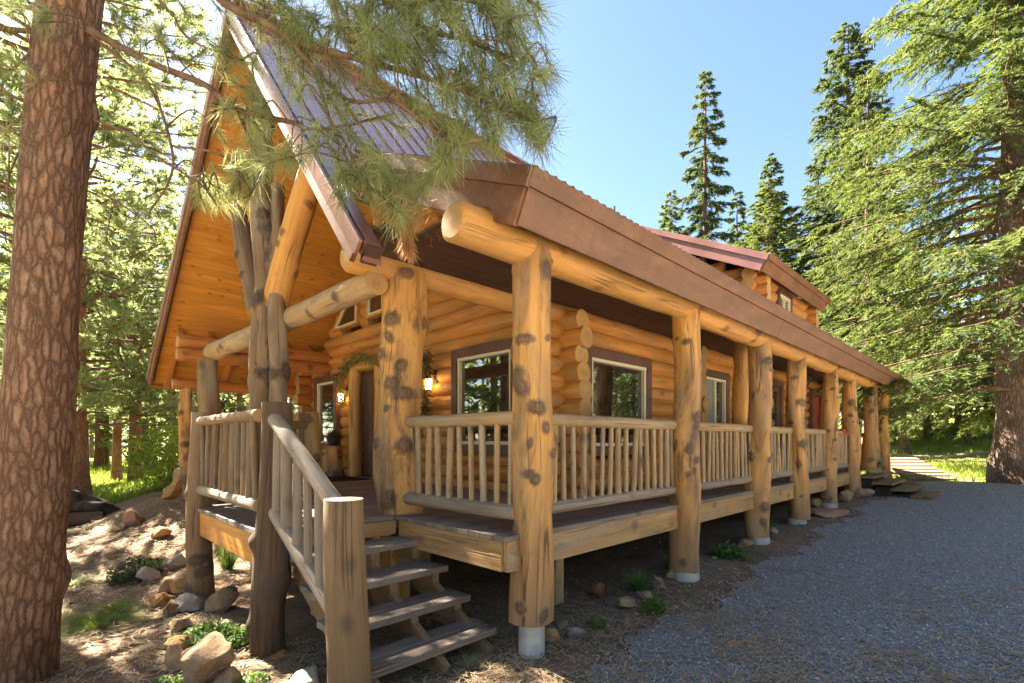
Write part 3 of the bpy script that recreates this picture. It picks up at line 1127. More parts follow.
rake(3.40, RIDGE_B, roof_r, nr, A_R - .022, .17, .04, -.105).build('rake_board', 'fascia_paint', cabin, .004)
rake(3.36, RIDGE_B - .01, roof_r, nr, A_R - .05, .12, .03, -.03).build('rake_trim', 'roof_metal', cabin, .004)
rake(12.15, RIDGE_B, roof_l, nl, A_R - .022, .22, .04, -.13).build('rake_board', 'fascia_paint', cabin, .004)
rake(12.17, RIDGE_B + .01, roof_l, nl, A_R - .05, .12, .03, -.03).build('rake_trim', 'roof_metal', cabin, .004)
mb = MB()
mb.obox((A_R, 12.17, roof_l(12.17) - .10), (17.8, 12.17, roof_l(12.17) - .10), .04, .19, nl)
mb.build('fascia_board', 'red_log', cabin)
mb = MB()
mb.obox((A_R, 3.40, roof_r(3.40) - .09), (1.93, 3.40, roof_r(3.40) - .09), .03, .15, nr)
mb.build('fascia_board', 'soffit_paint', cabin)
# side porch roof
PA0, PA1 = 2.24, 17.5
npn = np.array((0, -PS, 1.)) / math.hypot(PS, 1)
mb = MB()
mb.prism([(EB, porch_z(EB)), (EB, porch_z(EB) - TK), (4.7, porch_z(4.7) - TK), (4.7, porch_z(4.7))], PA0, PA1)
pr = mb.build('porch_roof', 'roof_metal', cabin)
# corrugated sheet edge
xs = np.arange(PA0 - .03, PA1 + .03, .0125)
zc = .016 * np.sin(xs / .088 * 2 * math.pi)
rows = []
for b in (EB - .075, EB - .02, EB + .5, 3.6):
    for s_ in (.022, .016):
        pass
V = []
bs = (EB - .07, EB + .1, EB + .9, 4.4)
for b in bs:
    V.append(np.stack([xs, np.full_like(xs, b), porch_z(b) + .022 + zc], 1))
for b in bs:
    V.append(np.stack([xs, np.full_like(xs, b), porch_z(b) + .018 + zc], 1))
V = np.concatenate(V)
nx2 = len(xs)
fs = []
for r0 in range(3):
    for i in range(nx2 - 1):
        fs.append((r0 * nx2 + i, (r0 + 1) * nx2 + i, (r0 + 1) * nx2 + i + 1, r0 * nx2 + i + 1))
        fs.append(((r0 + 4) * nx2 + i, (r0 + 4) * nx2 + i + 1, (r0 + 5) * nx2 + i + 1, (r0 + 5) * nx2 + i))
for i in range(nx2 - 1):
    fs.append((i, i + 1, 4 * nx2 + i + 1, 4 * nx2 + i))
mb = MB()
mb.add(V, fs, None, None, 0, True)
mb.build('corrugated_sheet', 'roof_metal', pr)
# flat boarded porch ceiling
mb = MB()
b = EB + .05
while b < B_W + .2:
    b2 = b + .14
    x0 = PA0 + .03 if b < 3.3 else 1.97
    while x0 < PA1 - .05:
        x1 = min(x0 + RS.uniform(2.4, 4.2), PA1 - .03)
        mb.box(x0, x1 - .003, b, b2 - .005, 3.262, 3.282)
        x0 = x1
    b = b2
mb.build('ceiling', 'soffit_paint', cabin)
# eave and rake fascias (two boards each, square to the roof)
e0 = np.array((0, EB - .022, porch_z(EB)))
mb = MB()
x0 = PA0 - .02
while x0 < PA1:
    x1 = min(x0 + 4.85, PA1 + .02)
    p = e0 + npn * -.205
    mb.obox((x0, p[1], p[2]), (x1 - .009, p[1], p[2]), .04, .25, npn)
    x0 = x1
mb.build('fascia_board', 'fascia_paint', cabin, .004)
mb = MB()
p = e0 + npn * -.045 + np.array((0, -.03, -.012))
mb.obox((PA0 - .05, p[1], p[2]), (PA1 + .05, p[1], p[2]), .035, .115, npn)
mb.build('fascia_trim', 'fascia_paint', cabin, .004)
mb = MB()
for (h, w, x, dr_, b0) in ((.25, .04, PA0 - .022, -.205, EB - .02), (.115, .035, PA0 - .056, -.045, EB - .06)):
    p0 = np.array((x, b0, porch_z(b0))) + npn * dr_
    p1 = np.array((x, 3.78, porch_z(3.78))) + npn * dr_
    mb.obox(p0, p1, w, h, npn)
mb.build('rake_board', 'fascia_paint', cabin, .004)
mb = MB()
for (h, w, x, dr_, b0) in ((.25, .04, PA1 + .022, -.205, EB - .02), (.115, .035, PA1 + .056, -.045, EB - .06)):
    p0 = np.array((x, b0, porch_z(b0))) + npn * dr_
    p1 = np.array((x, 5, porch_z(5))) + npn * dr_
    mb.obox(p0, p1, w, h, npn)
mb.build('rake_board', 'fascia_paint', cabin, .004)
# vent pipe
mb = MB()
mb.tube([(9.43, 6.3, 6.3), (9.43, 6.3, 6.86)], .03, n=10)
mb.build('vent_pipe', 'pipe_metal', cabin)

# --- shed dormer
DA0, DA1, DB, DZ_, DS = 9.5, 13.55, 3.10, 4.93, .505


def dz(b):
    return DZ_ + DS * (b - DB)


dn = np.array((0, -DS, 1.)) / math.hypot(DS, 1)
mb = MB()
mb.prism([(DB, dz(DB)), (DB, dz(DB) - .09), (6.6, dz(6.6) - .09), (6.6, dz(6.6))], DA0, DA1)
dorm = mb.build('dormer', 'roof_metal', cabin)
mb = MB()
for (h, w, o_, dr_) in ((.22, .04, .022, -.175), (.11, .035, .056, -.035)):
    e = np.array((0, DB - o_, dz(DB))) + dn * dr_
    mb.obox((DA0 - o_ - .01, e[1], e[2]), (DA1 + o_ + .01, e[1], e[2]), w, h, dn)
mb.build('fascia_board', 'fascia_paint', dorm, .004)
mb = MB()
for (h, w, o_, dr_) in ((.22, .04, .022, -.175), (.11, .035, .056, -.035)):
    for xx in (DA0 - o_,):
        p0 = np.array((xx, DB - o_ + .02, dz(DB - o_ + .02))) + dn * dr_
        p1 = np.array((xx, 6.6, dz(6.6))) + dn * dr_
        mb.obox(p0, p1, w, h, dn)
mb.build('rake_board', 'roof_metal', dorm, .004)
mb = MB()
z = 3.95
while z < 6.3:
    lo_x, hi_x = 9.9, 13.42
    hb = 3.5 + max(0, (z - 4.70) / DS)
    if z < 4.86:
        for p, q in (((lo_x - .12, 11.1), (12.0, hi_x)) if 4.05 < z < 4.75 else ((lo_x - .12, hi_x),)):
            log_course(mb, 'x', 3.55, p, q, z, .12, 14)
    for xx in (10.02, 13.3):
        log_course(mb, 'y', xx, max(3.25 if z < 4.8 else 3.6, hb if z > 4.86 else 0), 6.2, z + .1, .12, 14)
    z += .21
mb.build('dormer_wall', ('wall_log', 'log_end'), dorm)
mb = MB()
mb.box(10.14, 13.2, 3.62, 6.2, 3.6, 4.85)
mb.build('dormer_core', 'room_dark', dorm)
mb = MB()
mb.box(11.1, 12.0, 3.40, 3.6, 4.68, 4.78)
mb.box(11.1, 12.0, 3.40, 3.6, 4.0, 4.1)
mb.box(11.1, 11.2, 3.404, 3.6, 4.1, 4.68)
mb.box(11.9, 12.0, 3.404, 3.6, 4.1, 4.68)
dw = mb.build('dormer_window', 'trim_paint', dorm)
# (sash and pane are further pieces of the dormer)
mb = MB()
for bx in ((11.2, 11.9, 4.62, 4.68), (11.2, 11.9, 4.1, 4.15)):
    mb.box(bx[0] + .001, bx[1] - .001, 3.42, 3.55, bx[2], bx[3])
for q in (11.201, 11.53, 11.859):
    mb.box(q, q + .04, 3.424, 3.55, 4.15, 4.62)
mb.build('dormer_sash', 'sash_paint', dorm)
mb = MB()
mb.box(11.22, 11.88, 3.47, 3.48, 4.12, 4.66)
mb.build('dormer_pane', 'window_glass', dorm)
mb = MB()
b = DB + .03
while b < 6.:
    z0, z1 = dz(b) - .095, dz(b + .12) - .095
    V = np.array([(x, y, z) for x in (DA0 + .03, DA1 - .03) for y, z in ((b, z0 - .018), (b, z0), (b + .116, z1 - .018), (b + .116, z1))])
    mb._hexa(V)
    b += .12
mb.build('dormer_soffit', 'soffit_wood', dorm)

# --- deck
LA, LB0, LB1 = 1.30, 4.0, 6.0        # landing front edge, right and left edge
FE = 2.46                            # front edge of the porch deck
SE = 2.56                            # side edge of the porch deck
mb = MB()


def boards_x(y0, y1, x0, x1, w=.14):
    y = y0
    while y < y1 - .01:
        y2 = min(y + w, y1)
        x = x0
        while x < x1 - .01:
            x2 = min(x + RS.uniform(2.6, 4.), x1)
            if x1 - x2 < .6:
                x2 = x1
            jz = RS.uniform(-.003, .0)
            mb.box(x, x2 - .003, y, y2 - .006, DK - .04 + jz, DK + jz)
            x = x2
        y = y2


boards_x(SE - .04, B_W + .1, FE - .04, A_E + .7)
boards_x(LB0 - .03, LB1 + .0, LA - .04, FE - .05)
boards_x(B_W + .105, B_L, FE - .045, A_W + .1)
deck = mb.build('deck', 'deck_wood', cabin, .004)
mb = MB()


def skirt(p0, p1, h=.22, w=.045, mat='skirt_wood', zt=DK - .043):
    m_ = MB()
    m_.obox((*p0, zt - h / 2), (*p1, zt - h / 2), w, h)
    m_.build('skirt_board', mat, cabin, .004)


x = FE
for x2 in (5.3, 9.2, 12.9):
    skirt((x, SE), (x2 - .004, SE))
    x = x2
skirt((14.95, SE), (16.9, SE))
skirt((FE, SE + .025), (FE, LB0 - .05))
skirt((LA, LB0), (LA, LB1), .24, mat='soffit_wood')
skirt((LA + .03, LB1), (FE, LB1))
skirt((LA + .03, LB0), (FE - .03, LB0), .13)
skirt((FE, LB1 + .03), (FE, B_L))
mb = MB()
for y in (3.1, 3.75):
    mb.box(FE + .1, A_E, y, y + .05, DK - .25, DK - .045)
for x in np.arange(3.2, 16, 1.6):
    mb.box(x, x + .05, SE + .05, 3.08, DK - .22, DK - .046)
for y in (4.6, 5.3):
    mb.box(LA + .05, A_W, y, y + .05, DK - .24, DK - .046)
for x, y in ((3.6, 3.12), (6.2, 3.12), (8.8, 3.12), (11.4, 3.12), (2.6, 4.62), (2.6, 5.32), (3.6, 5.32), (2.5, 4.1)):
    mb.box(x, x + .12, y - .06, y + .09, -.1, DK - .26)
mb.build('joist', 'skirt_wood', cabin)

# --- railings
BAL_N = [0]
STUFF = MB()


def railing(p0, p1, z_top, z_bot, n, r_top=.055, r_bot=.05, r_b=.0275, mat='rail_wood', bot_mat='bleached_rail', flatb=True, far=False, ztop1=None, zbot1=None):
    """log rail between two points, balusters upright between a top and a bottom pole"""
    p0, p1 = np.array(p0, float), np.array(p1, float)
    zt1 = z_top if ztop1 is None else ztop1
    zb1 = z_bot if zbot1 is None else zbot1
    mb = MB()
    mb.tube([(*p0, z_top), (*p1, zt1)], r_top, n=16, seg=24, amp=.035, cap=1)
    root = mb.build('railing', (mat, 'log_end'), cabin)
    mb = MB()
    mb.tube([(*p0, z_bot), (*p1, zb1)], r_bot, n=14, seg=20, amp=.035, cap=1)
    mb.build('bottom_rail', (bot_mat, 'log_end'), root)
    for i in range(n):
        u = (i + .5) / n
        q = p0 + (p1 - p0) * u
        m_ = STUFF if far else MB()
        rr = r_b * RS.uniform(.78, 1.2)
        dx, dy = RS.normal(0, .011, 2)
        m_.tube([(q[0], q[1], z_bot + (zb1 - z_bot) * u + .0), (q[0] + dx, q[1] + dy, z_top + (zt1 - z_top) * u - .01)], [rr, rr * .92], n=10, seg=6, amp=.05,
                knots=0 if far else 2, ks=(.012, .018), caps=False)
        if not far:
            m_.build('baluster', mat, root)
            BAL_N[0] += 1
    return root


ZT, ZB = 1.77, 1.07
railing((2.60, 2.58), (2.54, 4.0), ZT + .0, ZB, 10, .055, .06)
for k_, nb in ((0, 17), (1, 15), (2, 12), (3, 14)):
    railing((PX[k_] + .12, SE + .03), (PX[k_ + 1] - .1, SE + .03), ZT, ZB, nb)
railing((PX[4] + .12, SE + .03), (PX[5] - .1, SE + .03), ZT, ZB, 13)
far_r = railing((15.2, SE + .03), (16.75, SE + .03), ZT, ZB, 12, far=True)
railing((16.85, SE + .1), (16.85, 3.8), ZT, ZB, 9, far=True)
# landing: front rail, left rail and stair rail with their posts
post('rail_post', LA + .04, 3.94, -.1, 1.89, .118, 5, 'dark_post', n=32, amp=.03, ks=(.05, .09))
post('rail_post', LA + .02, 5.95, -.12, 1.90, .12, 4, 'weathered_wood', n=28, amp=.02)
post('rail_post', 2.62, 6.36, DK, 1.97, .145, 8, 'skirt_wood', n=28, amp=.07, ks=(.05, .08))
post('rail_post', 1.36, 2.77, -.1, 1.26, .122, 0, 'weathered_wood', n=32, amp=.03)
railing((LA, 4.1), (LA, 5.86), 1.80, 1.10, 11, .05, .05, .03, 'weathered_wood')
railing((LA + .12, 5.98), (2.52, 6.26), 1.80, 1.10, 9, .05, .05, .03, 'weathered_wood', 'weathered_wood')
railing((1.33, 3.93), (1.36, 2.84), 1.80, 1.10, 6, .055, .05, .036, 'bleached_rail', 'bleached_rail', ztop1=1.17, zbot1=.50)
far_r2 = railing((2.52, 6.5), (2.5, 9.2), 1.80, 1.10, 16, .05, .05, .03, 'weathered_wood', 'weathered_wood', far=True)
o = STUFF.build('far_baluster', 'rail_wood', cabin)
o['kind'] = 'stuff'

# --- steps
st = None
NS = 4
rise = DK / 5
mb = MB()
for x in (1.52, 2.02, 2.42):            # stringers
    V = []
    pts = [(4.02, DK - .06), (4.02, DK - .38), (2.98, -.06), (2.80, -.06), (2.80, rise - .05)]
    for k in range(1, 5):
        y = 2.80 + .295 * k
        pts += [(y, rise * k - .05), (y, min(rise * (k + 1), DK) - .05)]
    pts = pts[:-1]
    # saw-tooth carriage built as blocks
    for k in range(4):
        y = 2.80 + .295 * k
        mb.box(x, x + .06, y, y + .29, rise * (k + 1) - .24 if k else -.05, rise * (k + 1) - .052)
    mb.obox((x + .03, 2.75, -.02), (x + .03, 4.0, DK - .30), .052, .2)
st = mb.build('stairs', 'weathered_wood', cabin)
for k in range(4):
    y = 2.76 + .295 * k
    z = rise * (k + 1)
    mb = MB()
    mb.box(1.42 + RS.normal(0, .01), 2.54 + RS.normal(0, .015) - .04 * (3 - k) * 0, y, y + .15, z - .05, z + RS.normal(0, .002))
    mb.box(1.42 + RS.normal(0, .01), 2.54 + RS.normal(0, .015), y + .156, y + .31, z - .05, z + RS.normal(0, .002))
    mb.build('tread', 'deck_wood', st, .006)
# far side steps
mb = MB()
for k in range(4):
    y = SE - .05 - .33 * (k + 1)
    z = DK - .14 * (k + 1)
    mb.box(13.35, 14.8, y + .02, y + .3, .35, z - .05)
st2 = mb.build('stairs', 'foundation_dark', cabin)
for k in range(4):
    y = SE - .05 - .33 * (k + 1)
    z = DK - .12 * (k + 1) + .02
    mb = MB()
    mb.box(13.2, 14.95, y - .04, y + .145, z - .05, z)
    mb.box(13.2, 14.95, y + .152, y + .335, z - .05, z - .001)
    mb.build('tread', 'weathered_wood', st2, .005)

# ------------------------------------------------------------------ things on the porch
# doormat
mb = MB()
mb.box(3.55, 4.35, 8.0, 9.0, DK + .001, DK + .016)
o = mb.build('doormat', 'mat_fibre', origin=(3.95, 8.5, DK), bevel=.005)
tag(o, 'dark fibre doormat lying in front of the front door', 'doormat')
# log stump planter with a dark pot beside the door
g = thing('stump_planter', 'knotty upright log stump used as a plant stand beside the front door', 'plant stand', (4.28, 9.3, DK))
mb = MB()
mb.tube([(4.28, 9.3, DK), (4.28, 9.3, DK + .58)], [.2, .18], n=28, seg=22, amp=.06, knots=14, ks=(.04, .06), cap=1)
mb.build('stump', ('post_wood', 'log_end'), g)
o = thing('plant_pot', 'black pot standing on the stump beside the front door', 'pot', (4.28, 9.3, DK + .59))
mb = MB()
mb.tube([(4.28, 9.3, DK + .59), (4.28, 9.3, DK + .76), (4.28, 9.3, DK + .78)], [.09, .13, .14], n=20)
mb.build('pot', 'black_iron', o)
n = 90
P = np.tile((4.28, 9.3, DK + .77), (n, 1)) + RS.normal(0, .05, (n, 3)) * (1, 1, .1)
D = unit(RS.normal(0, .6, (n, 3)) + (0, 0, .9)) * RS.uniform(.08, .2, (n, 1))
blades('plant', P, D, rvec(n) * .012, RS.rand(n), 'dark_needle', o)
# iron chair
g = thing('patio_chair', 'dark iron patio chair standing below the window left of the front door', 'chair', (3.9, 10.2, DK))
cx_, cy_ = 3.95, 10.15
for dx in (-.22, .22):
    for dy in (-.22, .22):
        mb = MB()
        mb.tube([(cx_ + dx * 1.1, cy_ + dy * 1.1, DK), (cx_ + dx, cy_ + dy, DK + .42)], .016, n=8)
        mb.build('leg', 'black_iron', g)
mb = MB()
mb.box(cx_ - .24, cx_ + .24, cy_ - .24, cy_ + .24, DK + .42, DK + .45)
mb.build('seat', 'black_iron', g, .01)
mb = MB()
for dy in (-.22, 0.22):
    mb.tube([(cx_ + .22, cy_ + dy, DK + .44), (cx_ + .30, cy_ + dy, DK + .95)], .014, n=8)
for k in range(6):
    yy = cy_ - .18 + k * .072
    mb.tube([(cx_ + .225, yy, DK + .5), (cx_ + .295, yy, DK + .92)], .008, n=6)
mb.tube([(cx_ + .3, cy_ - .23, DK + .95), (cx_ + .31, cy_, DK + 1.0), (cx_ + .3, cy_ + .23, DK + .95)], .014, n=8)
mb.build('backrest', 'black_iron', g)


# dried garlands
def garland(name, path, n, label, spread=.06, mat='pine_needle', ln=.13):
    path = np.array(path, float)
    g = thing(name, label, 'garland', tuple(path[0]))
    u = np.linspace(0, 1, len(path))
    tt = RS.rand(n)
    P = np.stack([np.interp(tt, u, path[:, i]) for i in range(3)], 1) + RS.normal(0, spread * .5, (n, 3))
    D = unit(RS.normal(size=(n, 3)) + np.array((-.3, 0, -.5))) * RS.uniform(.4, 1, (n, 1)) * ln
    blades('sprig', P, D, rvec(n) * .006, RS.rand(n), mat, g)
    m = n // 3
    P = np.stack([np.interp(tt[:m], u, path[:, i]) for i in range(3)], 1) + RS.normal(0, spread * .5, (m, 3))
    blades('dried_leaf', P, unit(RS.normal(size=(m, 3)) + (-.3, 0, 0)) * .10, rvec(m) * .014, RS.rand(m), 'straw', g)


garland('dried_garland', [(4.42, 7.85, 3.0), (4.40, 8.4, 3.16), (4.42, 9.0, 3.1), (4.42, 9.2, 2.85), (4.44, 9.22, 2.2)], 900,
        'dried greenery garland draped over and down beside the front door', .09)
garland('hanging_swag', [(4.46, 6.38, 2.98), (4.44, 6.4, 2.7), (4.44, 6.42, 2.2), (4.46, 6.4, 2.0)], 600,
        'narrow dried swag hanging around the lantern near the corner window', .08, 'dark_needle')
# red blanket over the far rail
mb = MB()
nn = 7
V, fs = [], []
for i in range(nn):
    for j, (dy, zz) in enumerate(((-.07, 1.74), (-.065, 1.78), (-.03, 1.845), (.03, 1.845), (.07, 1.78), (.08, 1.5))):
        V.append((12.35 + i * .08, SE + .03 + dy + .008 * math.sin(i * 1.3 + j), zz + .006 * math.sin(i * .9)))
for i in range(nn - 1):
    for j in range(5):
        fs.append((i * 6 + j, i * 6 + j + 1, (i + 1) * 6 + j + 1, (i + 1) * 6 + j))
mb.add(V, fs)
o = mb.build('blanket', 'red_paint', origin=(12.2, SE, 1.8))
s_ = o.modifiers.new('thick', 'SOLIDIFY')
s_.thickness = .012
tag(o, 'red blanket folded over the porch railing near the side steps', 'blanket')
# hanging dark lantern basket under the far porch roof
g = thing('hanging_basket', 'dark round basket hanging under the far end of the porch roof', 'hanging basket', (11.9, 3.2, 3.3))
mb = MB()
mb.tube([(11.9, 3.2, 2.74), (11.9, 3.2, 2.86), (11.9, 3.2, 2.95)], [.08, .17, .19], n=14)
mb.build('bowl', 'charred', g)
mb = MB()
for a in range(3):
    mb.tube([(11.9 + .18 * math.cos(a * 2.1), 3.2 + .18 * math.sin(a * 2.1), 2.94), (11.9, 3.2, 3.65)], .006, n=5)
mb.build('chain', 'black_iron', g)
n = 200
P = np.array((11.9, 3.2, 2.95)) + RS.normal(0, .08, (n, 3)) * (1, 1, .4)
blades('plant', P, unit(RS.normal(size=(n, 3)) + (0, 0, -.2)) * .16, rvec(n) * .014, RS.rand(n), 'dark_needle', g)
# bird nest between eave beam and fascia
n = 700
c = np.array((2.45, 3.02, 3.36))
P = c + RS.normal(0, 1, (n, 3)) * (.13, .14, .06)
D = unit(np.cross(P - c, np.array((0, 0, 1.))) + RS.normal(0, .08, (n, 3))) * RS.uniform(.08, .22, (n, 1))
o = blades('bird_nest', P, D, rvec(n) * .003, RS.rand(n) * .2, 'dead_needle', origin=tuple(c))
tag(o, 'shaggy twig nest tucked under the porch roof corner behind the beam end', 'nest')

# ------------------------------------------------------------------ rocks
import bmesh


def rock(x, y, w, mat, label, name='rock', asp=.75, hgt=.6, sink=.42, seed=0, group='rocks around the cabin', rot=None, tilt=0.):
    rs = np.random.RandomState(seed + 100)
    bm = bmesh.new()
    bmesh.ops.create_icosphere(bm, subdivisions=4, radius=1)
    V = np.array([v.co[:] for v in bm.verts])
    Fc = [[v.index for v in f.verts] for f in bm.faces]
    bm.free()
    # facets: clip by random planes, then fine roughness
    for q in range(18):
        nrm = unit(rs.normal(size=3))
        dd = rs.uniform(.5, .86)
        s = V @ nrm
        V = V - np.where(s > dd, (s - dd) * .97, 0)[:, None] * nrm
    for q in range(5):
        k = rs.normal(size=3) * (2 + q * 2.2)
        V = V * (1 + .05 / (1 + q * .6) * np.sin(V @ k + rs.rand() * 6.28))[:, None]
    sc = np.array((w / 2, w / 2 * asp, w / 2 * hgt)) * 1.28
    V = V * sc
    ct, st_ = math.cos(tilt), math.sin(tilt)
    V = np.stack([V[:, 0] * ct - V[:, 2] * st_, V[:, 1], V[:, 0] * st_ + V[:, 2] * ct], 1)
    a = rs.rand() * 6.28 if rot is None else rot
    V = np.stack([V[:, 0] * math.cos(a) - V[:, 1] * math.sin(a), V[:, 0] * math.sin(a) + V[:, 1] * math.cos(a), V[:, 2]], 1)
    z = float(gz(x, y)) + sc[2] * (1 - sink)
    loc = np.array((x, y, z))
    o = np_mesh(name, V + loc, np.array(Fc).ravel(), np.full(len(Fc), 3), {}, (mat,), None, True, None, tuple(loc))
    return tag(o, label, 'rock', group)


def onground(px, py):
    d = 6.
    for _ in range(40):
        p = at(px, py, d)
        e = p[2] - float(gz(p[0], p[1]))
        d += e * 1.2 / max(.02, (py - HOR) / F)
        d = min(max(d, 2), 80)
    p = at(px, py, d)
    return p[0], p[1], d


ROCKS = [
    (183, 597, 27, 'orange', 'bright orange pointed rock at the left foot of the landing corner post', .8, .55),
    (222, 613, 28, 'tan', 'tan block of rock just right of the landing corner post base', .8, .85),
    (199, 603, 16, 'tan', 'small tan stone tucked behind the tan block by the landing corner post', .8, .5),
    (171, 617, 16, 'tan', 'narrow upright tan rock left of the orange pointed rock', .7, 1.1),
    (190, 613, 36, 'grey', 'flat grey slab below the orange pointed rock', .8, .5),
    (182, 634, 24, 'tan', 'pale tan rock in front of the flat grey slab', .8, .7),
    (181, 655, 26, 'orange', 'orange brown rock between the green ground cover and the big boulder', .8, .6),
    (203, 690, 62, 'tan', 'largest tan boulder with streaks at the bottom edge left of the steps', .8, .8),
    (177, 672, 28, 'tan', 'rounded tan rock at the left flank of the largest boulder', .8, .9),
    (229, 690, 28, 'tan', 'small tan rock at the right foot of the largest boulder', .8, .7),
    (278, 662, 28, 'orange', 'flat orange brown stone below the tall weathered landing post', .7, .3),
    (307, 690, 34, 'grey', 'half buried grey stone at the bottom edge beside the stair newel', .9, .5),
    (214, 656, 12, 'grey', 'tiny grey stone right of the streaked boulder top', .9, .5),
    (178, 502, 30, 'orange', 'orange boulder against the left porch post pedestal', .8, .7),
    (161, 512, 18, 'orange', 'orange brown rock left of the boulder at the pedestal', .8, .7),
    (133, 522, 24, 'red', 'reddish rock at the left end of the rock row under the left porch', .8, .7),
    (118, 531, 14, 'tan', 'small tan rock ending the rock row beside the bright grass', .8, .6),
    (150, 531, 22, 'grey', 'grey rock in the rock row behind the dark green ground cover', .8, .7),
    (172, 528, 24, 'tan', 'pale rock in the middle of the rock row under the left porch', .8, .8),
    (163, 546, 22, 'orange', 'orange rock below the pale middle rock of the row', .8, .7),
    (186, 552, 24, 'tan', 'tan rock left of the landing corner post halfway up the bank', .8, .8),
    (177, 571, 20, 'grey', 'grey rock above the bright orange pointed rock', .8, .7),
    (188, 532, 18, 'red', 'reddish rock near the top of the bank behind the corner post', .8, .8),
    (550, 643, 24, 'orange', 'flat reddish stone leaning beside the grey concrete pier', .6, .5),
    (575, 637, 18, 'grey', 'pale grey stone right of the concrete pier', .8, .5),
    (562, 627, 13, 'tan', 'small tan stone behind the two stones by the concrete pier', .8, .5),
    (627, 610, 19, 'tan', 'tan edging stone left of the bright green weed', .8, .7),
    (645, 600, 15, 'tan', 'small edging stone right behind the bright green weed', .8, .6),
    (659, 591, 17, 'red', 'pinkish edging stone midway between the first two driveway posts', .8, .7),
    (673, 579, 15, 'tan', 'pale edging stone beside the second driveway post footing', .8, .7),
    (687, 578, 12, 'grey', 'grey edging stone just past the second driveway post footing', .8, .5),
    (745, 549, 16, 'tan', 'tan stone at the foot of the third driveway post', .8, .6),
    (772, 535, 14, 'grey', 'grey stone just past the third driveway post', .8, .5),
    (828, 520, 34, 'red', 'wide flat reddish slab on the driveway edge near the fourth post', .7, .25),
    (815, 508, 15, 'tan', 'pale stone behind the wide flat reddish slab', .8, .6),
    (844, 503, 15, 'tan', 'round tan stone in the cluster left of the side steps', .9, .8),
    (856, 499, 15, 'red', 'reddish stone in the cluster left of the side steps', .9, .8),
    (868, 497, 13, 'grey', 'grey stone in the cluster touching the side steps', .9, .7),
    (600, 590, 9, 'red', 'small red brown stone lying in the dirt under the porch deck', .8, .8),
    (420, 640, 10, 'grey', 'small grey stone in the dirt right of the bottom step', .8, .6),
    (733, 649, 26, 'orange', 'thin flat tan stone lying alone among needles on the near driveway', .4, .15),
]
RM = {'orange': 'rock_orange', 'tan': 'rock_tan', 'grey': 'rock_grey', 'red': 'rock_red'}
for i, (px, py, w, m, lab, asp, hg) in enumerate(ROCKS):
    x, y, d = onground(px, py - w * .12)
    rock(x, y, w * d / F, RM[m], lab, asp=asp, hgt=hg, seed=i * 7, rot=None if asp > .65 else TH - 1.57 + .1)

# rubble in the shade below the porch
n = 2600
x = RS.uniform(2.2, 15, n)
y = 2.35 + 1.5 * RS.rand(n) ** 1.4
x2, y2 = RS.uniform(-.2, 2.6, 1500), RS.uniform(2.3, 9.5, 1500)
k = (y2 > 4.1) | (x2 > 1.3)
x, y = np.concatenate([x, x2[k]]), np.concatenate([y, y2[k]])
n = len(x)
sz = RS.uniform(.004, .012, n) * (1 + RS.rand(n) ** 8 * 2.2)
Vs = octv[None] * (RS.uniform(.6, 1.4, (n, 1, 3)) * sz[:, None, None] * np.array((1, 1, .55))) * (1 + RS.normal(0, .2, (n, 6, 3)))
Vs += np.stack([x, y, gz(x, y) + sz * .4], 1)[:, None]
t = NT('rubble')
f_ = t.attr('tint', 'Fac')
t.finish(t.ramp(f_, [(0., (.10, .065, .045)), (.5, (.22, .15, .1)), (.85, (.34, .25, .17)), (1., (.42, .37, .3))]), .9)
o = np_mesh('soil_rubble', Vs.reshape(-1, 3), (np.arange(n)[:, None, None] * 6 + octf[None]).reshape(-1), np.full(n * 8, 3), {'tint': np.repeat(RS.rand(n), 6)}, ('rubble',))
tag(o, 'loose stones and clods scattered in the dirt under the deck', 'rubble', kind='stuff')


# ------------------------------------------------------------------ small plants
def plant(px, py, w, h, n, label, mat='weed_leaf', style='weed', name='weed_plant', cat='plant', group=None):
    x, y, d = onground(px, py)
    r = w * d / F / 2
    hh = h * d / F
    g0 = np.array((x, y, float(gz(x, y))))
    if style == 'tuft':
        a = RS.rand(n) * 6.28
        sp = RS.rand(n) ** .6
        P = g0 + np.stack([np.cos(a) * r * .35 * sp, np.sin(a) * r * .35 * sp, np.zeros(n)], 1)
        D = np.stack([np.cos(a) * r * sp, np.sin(a) * r * sp, hh * RS.uniform(.5, 1.1, n)], 1)
        cv = np.stack([np.cos(a) * r * .4, np.sin(a) * r * .4, -.25 * hh * sp], 1)
        o = blades(name, P, D, np.stack([-np.sin(a), np.cos(a), 0 * a], 1) * .0035, RS.rand(n), mat, curve=cv, origin=tuple(g0))
    else:
        a = RS.rand(n) * 6.28
        sp = np.sqrt(RS.rand(n))
        top = hh * RS.rand(n) * (1.05 - .6 * sp)
        P = g0 + np.stack([np.cos(a) * r * sp, np.sin(a) * r * sp, top + float(0)], 1)
        P[:, 2] = gz(P[:, 0], P[:, 1]) + top
        ls = max(.018, min(.05, r * .28))
        D = unit(RS.normal(size=(n, 3)) * (1, 1, .5) + (0, 0, .35)) * ls * RS.uniform(.7, 1.3, (n, 1))
        sd = unit(np.cross(D, rvec(n) + (0, 0, 1.5)))
        o = blades(name, P, D, sd * ls * .24, RS.rand(n), mat, origin=tuple(g0))
    return tag(o, label, cat, group)


